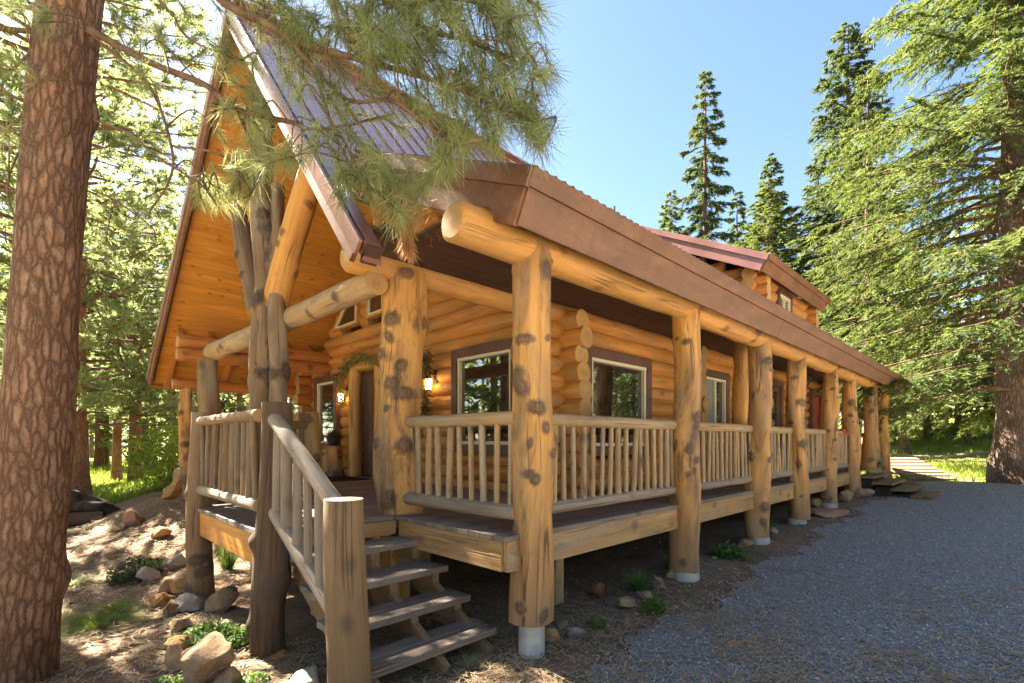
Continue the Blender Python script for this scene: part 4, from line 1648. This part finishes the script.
plant(654, 612, 26, 17, 420, 'bright green leafy weed on the driveway edge nearest the camera')
plant(597, 629, 22, 16, 220, 'small green weed sprouting right of the concrete pier')
plant(639, 592, 24, 26, 240, 'grassy green tuft under the deck edge behind the bright weed', style='tuft', name='grass_tuft', cat='grass tuft')
plant(690, 600, 12, 13, 70, 'single slim green sprout on the driveway below the second post')
plant(668, 568, 14, 18, 90, 'green sprig left of the second driveway post', style='tuft', name='grass_tuft', cat='grass tuft')
plant(728, 556, 34, 13, 420, 'low green weeds spreading between the second and third driveway posts')
plant(750, 562, 14, 15, 130, 'upright green weed on the gravel before the third driveway post')
plant(757, 590, 8, 10, 40, 'tiny green seedling alone on the gravel')
plant(775, 532, 14, 8, 90, 'faint green weed at the gravel edge past the third post')
plant(205, 642, 62, 18, 900, 'green ground cover between the grey slab and the largest boulder', name='ground_cover_plant')
plant(238, 642, 44, 14, 520, 'green ground cover running right toward the tall weathered post', name='ground_cover_plant')
plant(166, 690, 34, 12, 360, 'green ground cover in the bottom corner left of the largest boulder', name='ground_cover_plant')
plant(255, 686, 34, 14, 300, 'green ground cover at the bottom edge right of the largest boulder', name='ground_cover_plant')
plant(135, 556, 46, 24, 900, 'dark green spreading shrub on the bank below the left porch', 'dark_needle', name='low_shrub', cat='shrub')
plant(228, 570, 22, 36, 260, 'green fern like plant in the shade under the landing', name='fern_plant', style='tuft')
plant(98, 626, 50, 14, 420, 'yellow green grass tuft in the sun patch beside the big pine trunk', 'grass_blade', 'tuft', 'grass_tuft', 'grass tuft')
plant(118, 612, 30, 14, 260, 'smaller grass tuft right of the sunlit grass tuft', 'grass_blade', 'tuft', 'grass_tuft', 'grass tuft')
plant(72, 585, 30, 8, 220, 'low grass strip near the pine trunk farther up the slope', 'grass_blade', 'tuft', 'grass_tuft', 'grass tuft')
plant(600, 598, 20, 15, 160, 'dry reddish brush clump in the dirt under the deck', 'dead_needle', 'tuft', 'dry_brush', 'brush')
plant(470, 668, 26, 12, 120, 'dry grass clump just right of the bottom step', 'dry_grass', 'tuft', 'grass_tuft', 'grass tuft')


# ------------------------------------------------------------------ trees
def foliage_arrays(x, y, z0, H, crown0, rmax, prof, nb, dens, nbl, bl, bw, droop, rise, rs, style='fir', gap=.0, side=None, r_tr=.2, lean=(0, 0)):
    """returns blades and branch paths of a conifer crown"""
    PO, DD, LL, TI, PATHS = [], [], [], [], []
    for i in range(nb):
        u = (i + rs.rand()) / nb
        u = u ** .9
        if rs.rand() < gap:
            continue
        zb = crown0 + (H - crown0) * u
        L = rmax * prof(u) * rs.uniform(.72, 1.12)
        if L < .12:
            continue
        az = i * 2.39996 + rs.normal(0, .35)
        if side is not None and rs.rand() < .0:
            pass
        dx, dy = math.cos(az), math.sin(az)
        s = np.linspace(0, 1, 7)
        dr = droop * rs.uniform(.75, 1.25) * (1 - .55 * u)
        zz = zb + L * (rise * (1 + u) * s - dr * s ** 1.7 + .35 * dr * s ** 4)
        wob = np.cumsum(rs.normal(0, .03, 7)) * L
        lx, ly = lean[0] * zb, lean[1] * zb
        path = np.stack([x + lx + dx * L * s - dy * wob * .5, y + ly + dy * L * s + dx * wob * .5, z0 + zz], 1)
        PATHS.append((path, .012 + .011 * L))
        m = max(3, int(L * dens))
        ss = rs.uniform(.18 if style == 'fir' else .45, 1., m)
        base = np.stack([np.interp(ss, s, path[:, k]) for k in range(3)], 1)
        tg = unit(path[-1] - path[2])
        lat = unit(np.cross(tg, (0, 0, 1.)))
        sg = rs.choice([-1, 1], m)
        if style == 'fir':
            td = unit(tg * rs.uniform(.5, 1.1, (m, 1)) + lat * sg[:, None] * rs.uniform(.35, 1., (m, 1)) + np.array((0, 0, 1)) * rs.uniform(-.7, .06, (m, 1)))
            tl = (.20 * L * (1.15 - ss) + .16 + .05 * L) * rs.uniform(.6, 1.25, m)
        else:
            td = unit(tg * .8 + lat * sg[:, None] * rs.uniform(.1, 1., (m, 1)) + rs.normal(0, .3, (m, 3)) + np.array((0, 0, .25)))
            tl = rs.uniform(.15, .5, m)
        PO.append(base)
        DD.append(td)
        LL.append(tl)
        TI.append(np.clip(rs.normal(.47, .28) + rs.normal(0, .18, m), 0, 1))
    PO, DD, LL, TI = map(np.concatenate, (PO, DD, LL, TI))
    M = len(PO)
    r_ = lambda a: np.repeat(a, nbl, 0)
    N = M * nbl
    if style == 'fir':
        uu = rs.rand(N)
        P = r_(PO) + r_(DD) * (uu * r_(LL))[:, None]
        P[:, 2] -= (uu ** 2 * r_(LL)) * .22
        lat = unit(np.cross(r_(DD), (0, 0, 1.)))
        D = unit(r_(DD) * .75 + lat * rs.choice([-1, 1], N)[:, None] * rs.uniform(.2, 1., (N, 1)) + rs.normal(0, .22, (N, 3)) + np.array((0, 0, -.12))) * (bl * rs.uniform(.6, 1.3, N))[:, None]
    else:
        tip = PO + DD * LL[:, None]
        P = r_(tip) - r_(DD) * (rs.rand(N) * .12)[:, None]
        D = unit(r_(DD) * .9 + rs.normal(0, .62, (N, 3)) + np.array((0, 0, .05))) * (bl * rs.uniform(.7, 1.2, N))[:, None]
    Wd = unit(np.cross(D, rs.normal(size=(N, 3)) + np.array((0, 0, 1.2 if style == 'fir' else 0.)))) * bw
    ti = np.clip(r_(TI) + rs.normal(0, .12, N), 0, 1)
    return P, D, Wd, ti, PATHS, (PO, DD, LL)


PROF = {
    'spruce': lambda u: (1 - u) ** .85 * min(1, .55 + u * 3) + .03,
    'fir': lambda u: (1 - u ** 1.5) ** .9 * min(1, .75 + u * 2),
    'column': lambda u: (1 - u) ** .6 * min(1, .5 + u * 3) + .03,
    'pine': lambda u: math.sin(math.pi * min(1, .15 + .85 * u)) ** .6 * .9 + .08,
}


def tree(name, label, x, y, H, crown0, rmax, prof, nb, dens, nbl, bl, bw, r_tr, mat='fir_needle', brk='fir_bark', droop=.35, rise=.15, seed=1,
         style='fir', gap=0., group='trees around the cabin', lean=(0, 0), twigs=False, trn=20):
    rs = np.random.RandomState(seed)
    z0 = float(gz(x, y))
    g = thing(name, label, 'tree', (x, y, z0), group)
    P, D, Wd, ti, paths, tw = foliage_arrays(x, y, z0, H, crown0, rmax, PROF[prof], nb, dens, nbl, bl, bw, droop, rise, rs, style, gap, lean=lean)
    blades('crown', P, D, Wd, ti, mat, g)
    mb = MB()
    zz = np.linspace(0, 1, 14)
    rad = r_tr * (1 - zz) ** .8 + .012
    rad[0] *= 1.35
    mb.tube([(x + lean[0] * H * u + .04 * math.sin(u * 9 + seed) * r_tr * 3, y + lean[1] * H * u, z0 - .1 + H * 1.0 * u) for u in zz], rad, n=trn, seg=70, amp=.05)
    mb.build('trunk', brk, g)
    mb = MB()
    for path, r0 in paths:
        mb.tube(path, np.linspace(r0, .006, len(path)), n=5, caps=False)
    if twigs:
        PO, DD, LL = tw
        for p, dd, l in list(zip(PO, DD, LL))[::5]:
            mb.tube([p, p + dd * l * .5 - np.array((0, 0, l * .04)), p + dd * l - np.array((0, 0, l * .18))], [.008, .005, .003], n=3, caps=False)
    mb.build('branches', 'twig_bark', g)
    return g


def gpt(px, d):
    p = at(px, HOR, d)
    return p[0], p[1]


# right side: the big fir and those behind it
x, y = gpt(1016, 13.2)
tree('fir_tree', 'huge yellow green fir with a thick bare lower trunk beside the driveway end', x, y, 22, 2.3, 5.3, 'fir', 290, 12, 30, .15, .0125, .43,
     'fir_needle', 'fir_bark', .5, .14, 3, trn=32, twigs=True)
x, y = gpt(848, 24)
tree('fir_tree', 'tall dark narrow fir rising just left of the huge yellow green fir', x, y, 20.6, 2, 3.4, 'column', 230, 13, 26, .18, .019, .25, 'dark_needle', 'fir_bark', .45, .12, 5)
x, y = gpt(705, 31)
tree('spruce_tree', 'tallest thin spruce standing alone against the sky behind the roof', x, y, 23.6, 3, 2.8, 'column', 140, 13, 26, .22, .021, .22, 'dark_needle', 'fir_bark', .6, .05, 6, gap=.04)
x, y = gpt(771, 36)
tree('spruce_tree', 'dark pointed spruce between the thin tall spruce and the dark narrow fir', x, y, 20.6, 2, 4.2, 'spruce', 170, 12, 24, .24, .026, .22, 'dark_needle', 'fir_bark', .4, .12, 7)
x, y = gpt(737, 40)
tree('spruce_tree', 'small far spruce just right of the thin tall spruce', x, y, 20.5, 2, 3.4, 'spruce', 130, 11, 22, .26, .028, .22, 'dark_needle', 'fir_bark', .4, .12, 8)
x, y = gpt(671, 33)
tree('fir_tree', 'pale green young fir left of the thin tall spruce', x, y, 17.3, 2, 3.6, 'spruce', 140, 11, 22, .22, .022, .2, 'fir_needle', 'fir_bark', .3, .2, 9)
x, y = gpt(768, 25)
tree('fir_tree', 'rounded lime green fir top showing above the dormer roof', x, y, 13.8, 2, 3.6, 'fir', 140, 11, 24, .17, .018, .2, 'fir_needle', 'fir_bark', .3, .25, 10)
x, y = gpt(818, 29)
tree('fir_tree', 'mid green fir filling the gap behind the right end of the dormer', x, y, 16.5, 1.5, 3.8, 'spruce', 150, 11, 20, .17, .018, .2, 'fir_needle', 'fir_bark', .35, .15, 12)
x, y = gpt(868, 19.5)
tree('fir_tree', 'yellow green fir leaning its boughs over the far end of the porch roof', x, y, 15.5, 2.6, 3.4, 'spruce', 120, 11, 22, .13, .013, .2, 'fir_needle', 'fir_bark', .4, .15, 13)
x, y = gpt(968, 23)
tree('young_fir', 'bushy young fir standing in the meadow left of the thick fir trunk', x, y, 4.3, .5, 2.0, 'spruce', 60, 14, 22, .12, .012, .12, 'fir_needle', 'fir_bark', .2, .15, 14)
x, y = gpt(1008, 30)
tree('young_fir', 'smaller young fir in the meadow behind the thick fir trunk', x, y, 5.2, .4, 2.2, 'spruce', 60, 12, 20, .15, .015, .12, 'pale_needle', 'fir_bark', .2, .15, 15)
x, y = gpt(928, 27)
tree('fir_tree', 'slim fir at the back of the meadow right of the porch end', x, y, 11, 1.2, 2.4, 'spruce', 80, 11, 20, .17, .018, .16, 'pale_needle', 'fir_bark', .3, .15, 16)
x, y = gpt(906, 21)
tree('leaning_snag', 'gnarled leaning tree trunk at the meadow edge behind the porch end', x, y, 6.5, 3.6, 1.7, 'pine', 24, 9, 22, .13, .014, .2, 'pale_needle', 'fir_bark', .2, .2, 17, 'pine', lean=(-.06, .10))

# left side pines
LEFT = [
    (79, 12.2, 11.0, 1.8, 3.3, .20, 'straight backlit pine with its trunk just right of the big foreground trunk', 90, 'pale_needle'),
    (136, 14.5, 8.2, 1.7, 2.8, .17, 'shorter backlit pine in front of the bright grass left of the cabin', 70, 'pale_needle'),
    (67, 17.5, 10, 2.3, 2.8, .17, 'pine standing close behind the straight backlit pine', 60, 'pale_needle'),
    (117, 20, 10.5, 2.3, 2.8, .16, 'pine trunk at mid distance right of the pair behind the dark stump', 60, 'pale_needle'),
    (172, 21, 10, 2.2, 2.9, .15, 'pine behind the bright leafy shrub beside the left porch', 60, 'pale_needle'),
    (240, 24, 10, 1.8, 3.2, .17, 'pine seen through the left porch between its posts', 60, 'pale_needle'),
    (292, 27, 11, 1.5, 3.2, .17, 'pine seen behind the cabin beyond the left end of the front wall', 50, 'pale_needle'),
    (-42, 6.9, 15, 4.6, 3.3, .18, 'pine left of the big foreground trunk at the picture edge', 150, 'pale_needle'),  # trunk moved out of frame and crown enlarged to shade the landing
    (12, 16, 12, 2.0, 3.2, .18, 'pine behind the big foreground trunk showing on its left', 60, 'pale_needle'),
    (98, 29, 12, 3, 2.6, .16, 'slim far pine trunk in the bright clearing, left of its neighbour', 40, 'pine_needle'),
    (150, 33, 12, 3, 2.6, .16, 'slim far pine trunk in the bright clearing, right of its neighbour', 40, 'pine_needle'),
]
for i, (px, d, H, c0, rm, rt, lab, nb, mt) in enumerate(LEFT):
    x, y = gpt(px, d)
    tree('pine_tree', lab, x, y, H, c0, rm, 'pine', int(nb * 1.2), 11, 30, .15 if d < 16 else .19, .0045 + .0003 * d, rt, mt, 'pine_bark', .22, .22, 40 + i, 'pine', trn=18)
x, y, d = onground(172, 498)
n = 2600
c = np.array((x + .3, y + 1.6, float(gz(x + .3, y + 1.6))))
q = RS.normal(size=(n, 3))
q = unit(q) * (RS.rand(n, 1) ** .35)
P = c + q * (.9, .9, .75) + np.array((0, 0, .75))
D = unit(RS.normal(size=(n, 3)) + (0, 0, .2)) * .1
g = thing('leafy_shrub', 'bright yellow green leafy shrub beside the left porch post', 'shrub', tuple(c))
blades('foliage', P, D, rvec(n) * .022, RS.rand(n), 'grass_blade', g)
mb = MB()
for k in range(9):
    e = c + unit(RS.normal(size=3) * (1, 1, .3) + (0, 0, 1)) * 1.2
    mb.tube([c, (c + e) / 2 + (0, 0, .1), e], [.02, .012, .005], n=5)
mb.build('stem', 'twig_bark', g)

# ---- the big foreground pine
tb, tt_ = at(11, 712, 3.42), at(72, 0, 3.42)
g = thing('pine_tree', 'large foreground pine with thick scaly red brown trunk at the left edge', 'tree', (tb[0], tb[1], float(gz(tb[0], tb[1]))), 'trees around the cabin')
dv = (tt_ - tb) / (tt_[2] - tb[2])
mb = MB()
zs = np.linspace(-.35, 13, 40)
pts = [tb + dv * (z - tb[2]) + np.array((.02 * math.sin(z * 1.3), .02 * math.sin(z * 1.7 + 1), 0)) for z in zs]
rad = [.198 + .035 * math.exp(-max(z, 0) * 2.2) - .006 * z if z > 0 else .235 for z in zs]
mb.tube(pts, rad, n=72, seg=420, amp=.045, knots=14, ks=(.05, .09))
mb.build('trunk', 'pine_bark', g)


def tz(z):
    return tb + dv * (z - tb[2])


LIMBS = [
    ([(88, 30, 3.4), (150, 62, 3.32), (205, 84, 3.2), (235, 108, 3.1), (288, 121, 3.0), (321, 130, 2.9), (391, 116, 2.75)], .026),
    ([(75, -120, 3.4), (170, -50, 3.25), (222, 0, 3.1), (266, 22, 3.0), (300, 42, 2.95), (342, 53, 2.85), (400, 70, 2.75), (455, 88, 2.65), (505, 112, 2.55), (538, 122, 2.5)], .032),
    ([(222, 2, 3.1), (277, 28, 3.0), (305, 57, 2.9), (332, 88, 2.85), (354, 103, 2.8), (393, 103, 2.7), (430, 130, 2.62), (462, 150, 2.6)], .018),
    ([(75, -160, 3.4), (250, -80, 3.1), (360, -20, 2.9), (420, 25, 2.75), (470, 40, 2.65), (520, 62, 2.55)], .030),
    ([(360, -20, 2.9), (400, 10, 2.8), (440, 0, 2.7), (495, 8, 2.6)], .016),
    ([(300, 42, 2.95), (318, 80, 2.92), (330, 120, 2.9), (352, 170, 2.85), (385, 200, 2.8), (402, 215, 2.78)], .013),
    ([(235, 108, 3.1), (250, 140, 3.1), (262, 170, 3.1), (250, 195, 3.1)], .009),
    ([(102, 44, 3.4), (150, 85, 3.3), (172, 145, 3.2), (170, 180, 3.15), (145, 217, 3.1)], .012),
    ([(172, 145, 3.2), (210, 150, 3.1), (235, 165, 3.05), (240, 190, 3.0)], .007),
    ([(95, 120, 3.4), (130, 135, 3.3), (160, 160, 3.2), (200, 185, 3.1), (215, 205, 3.05)], .008),
    ([(70, -60, 3.4), (120, -30, 3.3), (160, 0, 3.2), (190, 40, 3.1), (240, 60, 3.05)], .014),
    ([(50, 15, 3.4), (20, 5, 3.35), (-15, -5, 3.3)], .016),
    ([(40, 108, 3.4), (15, 98, 3.3), (-15, 85, 3.25)], .015),
    ([(60, 60, 3.4), (35, 50, 3.3), (10, 70, 3.25), (-10, 60, 3.2)], .010),
    ([(38, 130, 3.4), (20, 150, 3.3), (8, 190, 3.25), (22, 230, 3.2)], .007),
    ([(92, 190, 3.4), (115, 200, 3.3), (150, 225, 3.2), (156, 240, 3.2)], .006),
    ([(75, -200, 3.4), (300, -140, 3.0), (430, -60, 2.8), (500, -20, 2.65), (540, 10, 2.55)], .026),
]


def smooth_path(p, m=6):
    p = np.array(p)
    k = len(p)
    t0 = np.arange(k)
    u = np.linspace(0, k - 1, (k - 1) * m + 1)
    out = []
    for v in u:
        i = min(int(v), k - 2)
        f = v - i
        p0, p1, p2, p3 = p[max(i - 1, 0)], p[i], p[i + 1], p[min(i + 2, k - 1)]
        out.append(.5 * (2 * p1 + (p2 - p0) * f + (2 * p0 - 5 * p1 + 4 * p2 - p3) * f * f + (3 * p1 - p0 - 3 * p2 + p3) * f ** 3))
    return np.array(out)


limb_pts = []
mbL = MB()
for L, r0 in LIMBS:
    w = smooth_path([at(*q) for q in L])
    mbL.tube(w, np.linspace(r0, .005, len(w)), n=9, amp=.05, wob=.006)
    limb_pts.append(w)
LP = np.concatenate(limb_pts)

CL = [(505, 35, 26, 22, 13), (475, 85, 32, 26, 22), (520, 112, 20, 16, 15), (535, 128, 10, 9, 5), (435, 38, 36, 26, 24), (385, 28, 36, 22, 24),
      (405, 105, 34, 22, 14), (460, 135, 26, 16, 13), (395, 185, 20, 16, 12), (402, 212, 10, 7, 4), (335, 28, 36, 20, 18), (290, 55, 36, 26, 10), (300, 15, 36, 16, 12),
      (238, 135, 18, 14, 8), (250, 172, 18, 9, 6), (215, 195, 14, 7, 6), (240, 190, 14, 6, 5), (290, 155, 22, 16, 8), (335, 120, 24, 16, 6), (355, 62, 36, 26, 14),
      (272, 98, 28, 22, 8), (350, 178, 16, 12, 6), (375, 165, 15, 14, 6), (490, 8, 34, 10, 12), (425, 5, 40, 9, 14), (535, 72, 12, 10, 5), (445, 165, 14, 8, 5),
      (165, 18, 34, 14, 5), (140, 85, 14, 10, 2), (155, 30, 20, 8, 3), (25, 12, 20, 9, 5), (12, 130, 14, 20, 2), (20, 78, 16, 12, 2), (215, 60, 26, 20, 4), (110, 238, 8, 6, 1),
      (255, -20, 50, 14, 12), (380, -35, 60, 18, 22), (480, -35, 40, 14, 14)]
TP, TD, TS = [], [], []
mbT = MB()
for (cx, cy, sx_, sy_, k) in CL:
    for _ in range(k):
        px, py = RS.normal(cx, sx_ * .75), RS.normal(cy, sy_ * .75)
        d = 3.12 - .62 * np.clip((px - 230) / 310, 0, 1) + RS.normal(0, .17)
        tip = at(px, py, d)
        dist = np.linalg.norm(LP - tip, axis=1) + .12 * RS.rand(len(LP))
        j = int(np.argmin(dist))
        root = LP[j]
        if np.linalg.norm(root - tip) > .9:
            root = tip + (root - tip) * .5
        tg = LP[min(j + 1, len(LP) - 1)] - LP[j]
        if np.linalg.norm(tg) < 1e-4 or np.linalg.norm(tg) > .6:
            tg = rvec(1)[0] * .05
        tg = unit(tg)
        mid = (root + tip) / 2 + np.array((0, 0, .06)) + tg * -.05 + RS.normal(0, .03, 3)
        w = smooth_path([root, mid, tip], 4)
        mbT.tube(w, np.linspace(.0055, .003, len(w)), n=5, caps=False)
        dr_ = unit(unit(w[-1] - w[-3]) + tg * .35 + np.array((0, 0, -.1)))
        TP.append(tip)
        TD.append(dr_)
        TS.append(RS.uniform(.75, 1.15))
# tufts along limb ends as well
for w, (L, r0) in zip(limb_pts, LIMBS):
    if r0 > .008:
        TP.append(w[-1])
        TD.append(unit(w[-1] - w[-3]))
        TS.append(1.)
TP, TD, TS = np.array(TP), np.array(TD), np.array(TS)


def tufts(name, TP, TD, TS, nn, ln, wd, mat, par, spread=.62, dead=False):
    M = len(TP)
    r_ = lambda a: np.repeat(a, nn, 0)
    N = M * nn
    back = RS.rand(N) ** 1.3 * .16
    P = r_(TP) - r_(TD) * (back * r_(TS))[:, None]
    D = unit(r_(TD) * .85 + RS.normal(0, spread, (N, 3))) * (ln * r_(TS) * RS.uniform(.65, 1.12, N))[:, None]
    sag = np.zeros((N, 3))
    sag[:, 2] = -np.linalg.norm(D, axis=1) * RS.uniform(.04, .26, N)
    tint = np.clip(np.repeat(RS.normal(.5, .24, M), nn) + RS.normal(0, .16, N), 0, 1)
    return blades(name, P, D, unit(np.cross(D, rvec(N))) * wd, tint, mat, par, curve=sag)


tufts('crown', TP, TD, TS, 74, .175, .0015, 'pine_needle', g)
mbT.build('twigs', 'twig_bark', g)
# high crown out of the frame keeps its shade on the ground
rs = np.random.RandomState(77)
TP2, TD2 = [], []
for i in range(64):
    z = 7.4 + 6.0 * (i / 64)
    az = i * 2.4
    L = 2.9 * (1 - .5 * i / 64) * rs.uniform(.7, 1.1)
    p0 = tz(z)
    e = p0 + np.array((math.cos(az) * L, math.sin(az) * L, .1 * L))
    mbL.tube([p0, (p0 + e) / 2 - np.array((0, 0, .12)), e], [.035, .02, .006], n=6, caps=False)
    for q in range(16):
        s = rs.uniform(.4, 1.05)
        TP2.append(p0 + (e - p0) * s + rs.normal(0, .28, 3))
        TD2.append(unit(rs.normal(size=3) + np.array((math.cos(az), math.sin(az), .2))))
tufts('upper_crown', np.array(TP2), np.array(TD2), np.ones(len(TP2)), 24, .19, .004, 'pine_needle', g)
mbL.build('limbs', 'twig_bark', g)
# brown dead tufts hanging at the porch corner
dp = [at(407 + RS.normal(0, 3), 226 + k * 5, 2.85) for k in range(6)] + [at(396, 214, 2.84), at(418, 216, 2.84)]
tufts('dead_needles', np.array(dp), unit(np.tile((0., 0., -1.), (len(dp), 1)) + RS.normal(0, .2, (len(dp), 3))), np.ones(len(dp)) * .62, 110, .15, .0017, 'dead_needle', g, .26)

# ---- charred stump and log remains in the clearing
x, y, d = onground(84, 520)
g = thing('burnt_stump', 'black charred fallen stump with a pale split log below it, behind the big pine trunk', 'stump', (x, y, float(gz(x, y))))
z = float(gz(x, y))
mb = MB()
mb.tube([(x - .45, y + .2, z + .26), (x - .05, y + .1, z + .36), (x + .30, y, z + .24), (x + .55, y - .1, z + .10)], [.10, .19, .15, .07], n=22, seg=30, amp=.45, knots=12, ks=(.04, .09), cap=0)
mb.tube([(x - .2, y + .05, z + .3), (x - .12, y, z + .6)], [.12, .06], n=14, seg=10, amp=.5)
mb.build('charred_wood', 'charred', g)
mb = MB()
mb.tube([(x - .5, y - .15, z + .07), (x + .25, y - .3, z + .09)], [.11, .10], n=16, seg=12, amp=.2, knots=3, cap=1)
mb.build('split_log', ('dark_post', 'log_end'), g)

# ---- wooden board ramp and timber at the end of the drive
x, y, d = onground(926, 482)
c = np.array((19.3, 2.35))
g = thing('wooden_platform', 'pale sunlit low wooden platform of boards beside the side steps', 'platform', (19.3, 2.2, float(gz(19.3, 2.2))))
z = float(gz(19.3, 2.2))
u1, u2 = np.array((SA, -CA)), np.array((CA, SA))
p0 = np.array(at(932, 486, 14.3)[:2])
z = float(gz(*p0))
mb = MB()
for k in range(7):
    a = p0 + u2 * (k * .215)
    zz = z + .06 + k * .085
    e0_, e1_ = a - u1 * .66, a + u1 * .66
    mb.obox((*e0_, zz), (*e1_, zz), .205, .045, (-u2[0] * .28, -u2[1] * .28, 1))
mb.build('boards', 'platform_plank', g, .005)
mb = MB()
for s in (-.56, .56):
    q0, q1 = p0 + u1 * s - u2 * .12, p0 + u1 * s + u2 * 1.42
    mb.obox((*q0, z - .05), (*q1, z + .52), .08, .09)
    q2 = p0 + u1 * s + u2 * 1.36
    mb.obox((*q2, z - .1), (*q2, z + .46), .09, .09, (1, 0, 0))
mb.build('frame', 'weathered_wood', g)
q = p0 + u2 * 1.75
mb = MB()
mb.tube([(*(q - u1 * .95), z + .34), (*(q + u1 * .9), z + .40)], .075, n=16, seg=16, amp=.06, cap=1)
mb.tube([(*(q - u1 * .9 + u2 * .02), z + .16), (*(q + u1 * .95), z + .22)], .09, n=16, seg=16, amp=.06, cap=1)
o = mb.build('stacked_timber', ('rail_wood', 'log_end'), origin=(*q, z))
tag(o, 'two weathered logs stacked behind the pale wooden platform', 'timber')
# pale fallen log lying in the meadow grass
q = at(915, 470, 19)
z = float(gz(q[0], q[1]))
mb = MB()
w = [(q[0] + u1[0] * s, q[1] + u1[1] * s, float(gz(q[0] + u1[0] * s, q[1] + u1[1] * s)) + .08) for s in np.linspace(-1.6, 4.6, 12)]
mb.tube(w, np.linspace(.10, .06, 12), n=10, seg=30, amp=.08, wob=.05)
o = mb.build('fallen_log', 'bleached_rail', origin=tuple(w[0]))
tag(o, 'thin bleached log lying in the grass behind the wooden platform', 'log')

# ------------------------------------------------------------------ distant woods all round
rs = np.random.RandomState(5)
TH_A = math.atan2(SA, CA)
PP, DD_, WW, TT = [], [], [], []
mb = MB()
cnt = 0
while cnt < 330:
    a = rs.rand() * 6.28
    r = rs.uniform(38, 80)
    rel = (a - TH_A + math.pi) % (2 * math.pi) - math.pi
    if abs(rel) > 1.0:
        r = rs.uniform(30, 62)
    if 210 <= cnt < 245:
        rel, r = rs.uniform(-.95, -.58), rs.uniform(33, 52)
    elif 245 <= cnt < 280:
        rel, r = rs.uniform(.50, .95), rs.uniform(36, 62)
    elif 280 <= cnt < 310:
        rel, r = rs.uniform(.95, 1.6), rs.uniform(18, 36)
    elif cnt >= 310:
        rel, r = rs.uniform(-1.5, -1.0), rs.uniform(24, 40)
    a = TH_A + rel
    x, y = math.cos(a) * r, math.sin(a) * r
    if -6 < x < 25 and -9 < y < 17:
        continue
    if cnt < 210 and abs(rel) > 1.0 and y > 3 and rs.rand() < .55:
        continue
    H = rs.uniform(8, 15) if abs(rel) < .9 else rs.uniform(9, 17)
    if -.62 < rel < .30:
        H = rs.uniform(6, 10)
    z0 = float(gz(x, y))
    P, D, Wd, ti, paths, _ = foliage_arrays(x, y, z0, H, H * rs.uniform(.06, .2), H * .19, PROF['spruce'], 46, 4.2, 9, .42, .05, .3, .12, rs)
    PP.append(P)
    DD_.append(D)
    WW.append(Wd)
    TT.append(np.clip(ti + rs.normal(0, .2), 0, 1))
    mb.tube([(x, y, z0 - .2), (x, y, z0 + H * .5), (x, y, z0 + H)], [.2, .12, .02], n=7, caps=False)
    cnt += 1
o = blades('distant_forest', np.concatenate(PP), np.concatenate(DD_), np.concatenate(WW), np.concatenate(TT), 'pale_needle')
tag(o, 'mixed green conifer woods closing off the clearing in the distance', 'forest', kind='stuff')
o = mb.build('distant_trunks', 'fir_bark')
tag(o, 'trunks of the distant conifer woods', 'forest', kind='stuff')

# ------------------------------------------------------------------ light, sky, camera
SUN_AZ, SUN_EL = R(45.4 + 54), R(44)       # heading from +X towards +Y: from the left, slightly behind the cabin
sv = Vector((math.cos(SUN_AZ) * math.cos(SUN_EL), math.sin(SUN_AZ) * math.cos(SUN_EL), math.sin(SUN_EL)))
sun = bpy.data.lights.new('sun', 'SUN')
sun.energy = 5.
sun.angle = R(.5)
sun.color = (1., .92, .78)
so = bpy.data.objects.new('sun', sun)
so.rotation_euler = (-sv).to_track_quat('-Z', 'Y').to_euler()
COL.objects.link(so)

w = bpy.data.worlds.new('World')
SC.world = w
w.use_nodes = True
nt = w.node_tree
nt.nodes.clear()
sky = nt.nodes.new('ShaderNodeTexSky')
sky.sky_type = 'NISHITA'
sky.sun_disc = False
sky.sun_elevation = SUN_EL
sky.sun_rotation = math.pi / 2 - SUN_AZ
sky.air_density = 1.
sky.dust_density = .7
sky.ozone_density = 2.2
sky.altitude = 400
bg = nt.nodes.new('ShaderNodeBackground')
bg.inputs['Strength'].default_value = .033
ou = nt.nodes.new('ShaderNodeOutputWorld')
nt.links.new(sky.outputs[0], bg.inputs[0])
nt.links.new(bg.outputs[0], ou.inputs[0])

cam = bpy.data.cameras.new('camera')
cam.sensor_width = 36
cam.lens = F / 1024 * 36
cam.shift_y = (HOR - 341.5) / 1024
cam.clip_start = .05
cam.clip_end = 2000
co = bpy.data.objects.new('camera', cam)
co.location = (0, 0, EYE)
co.rotation_euler = (math.pi / 2, 0, math.atan2(SA, CA) - math.pi / 2)
COL.objects.link(co)
SC.camera = co

SC.render.engine = 'CYCLES'
SC.cycles.max_bounces = 8
SC.cycles.diffuse_bounces = 5
SC.cycles.use_denoising = True
SC.view_settings.view_transform = 'Standard'
SC.view_settings.look = 'None'
SC.view_settings.gamma = 1
SC.view_settings.exposure = 3.5
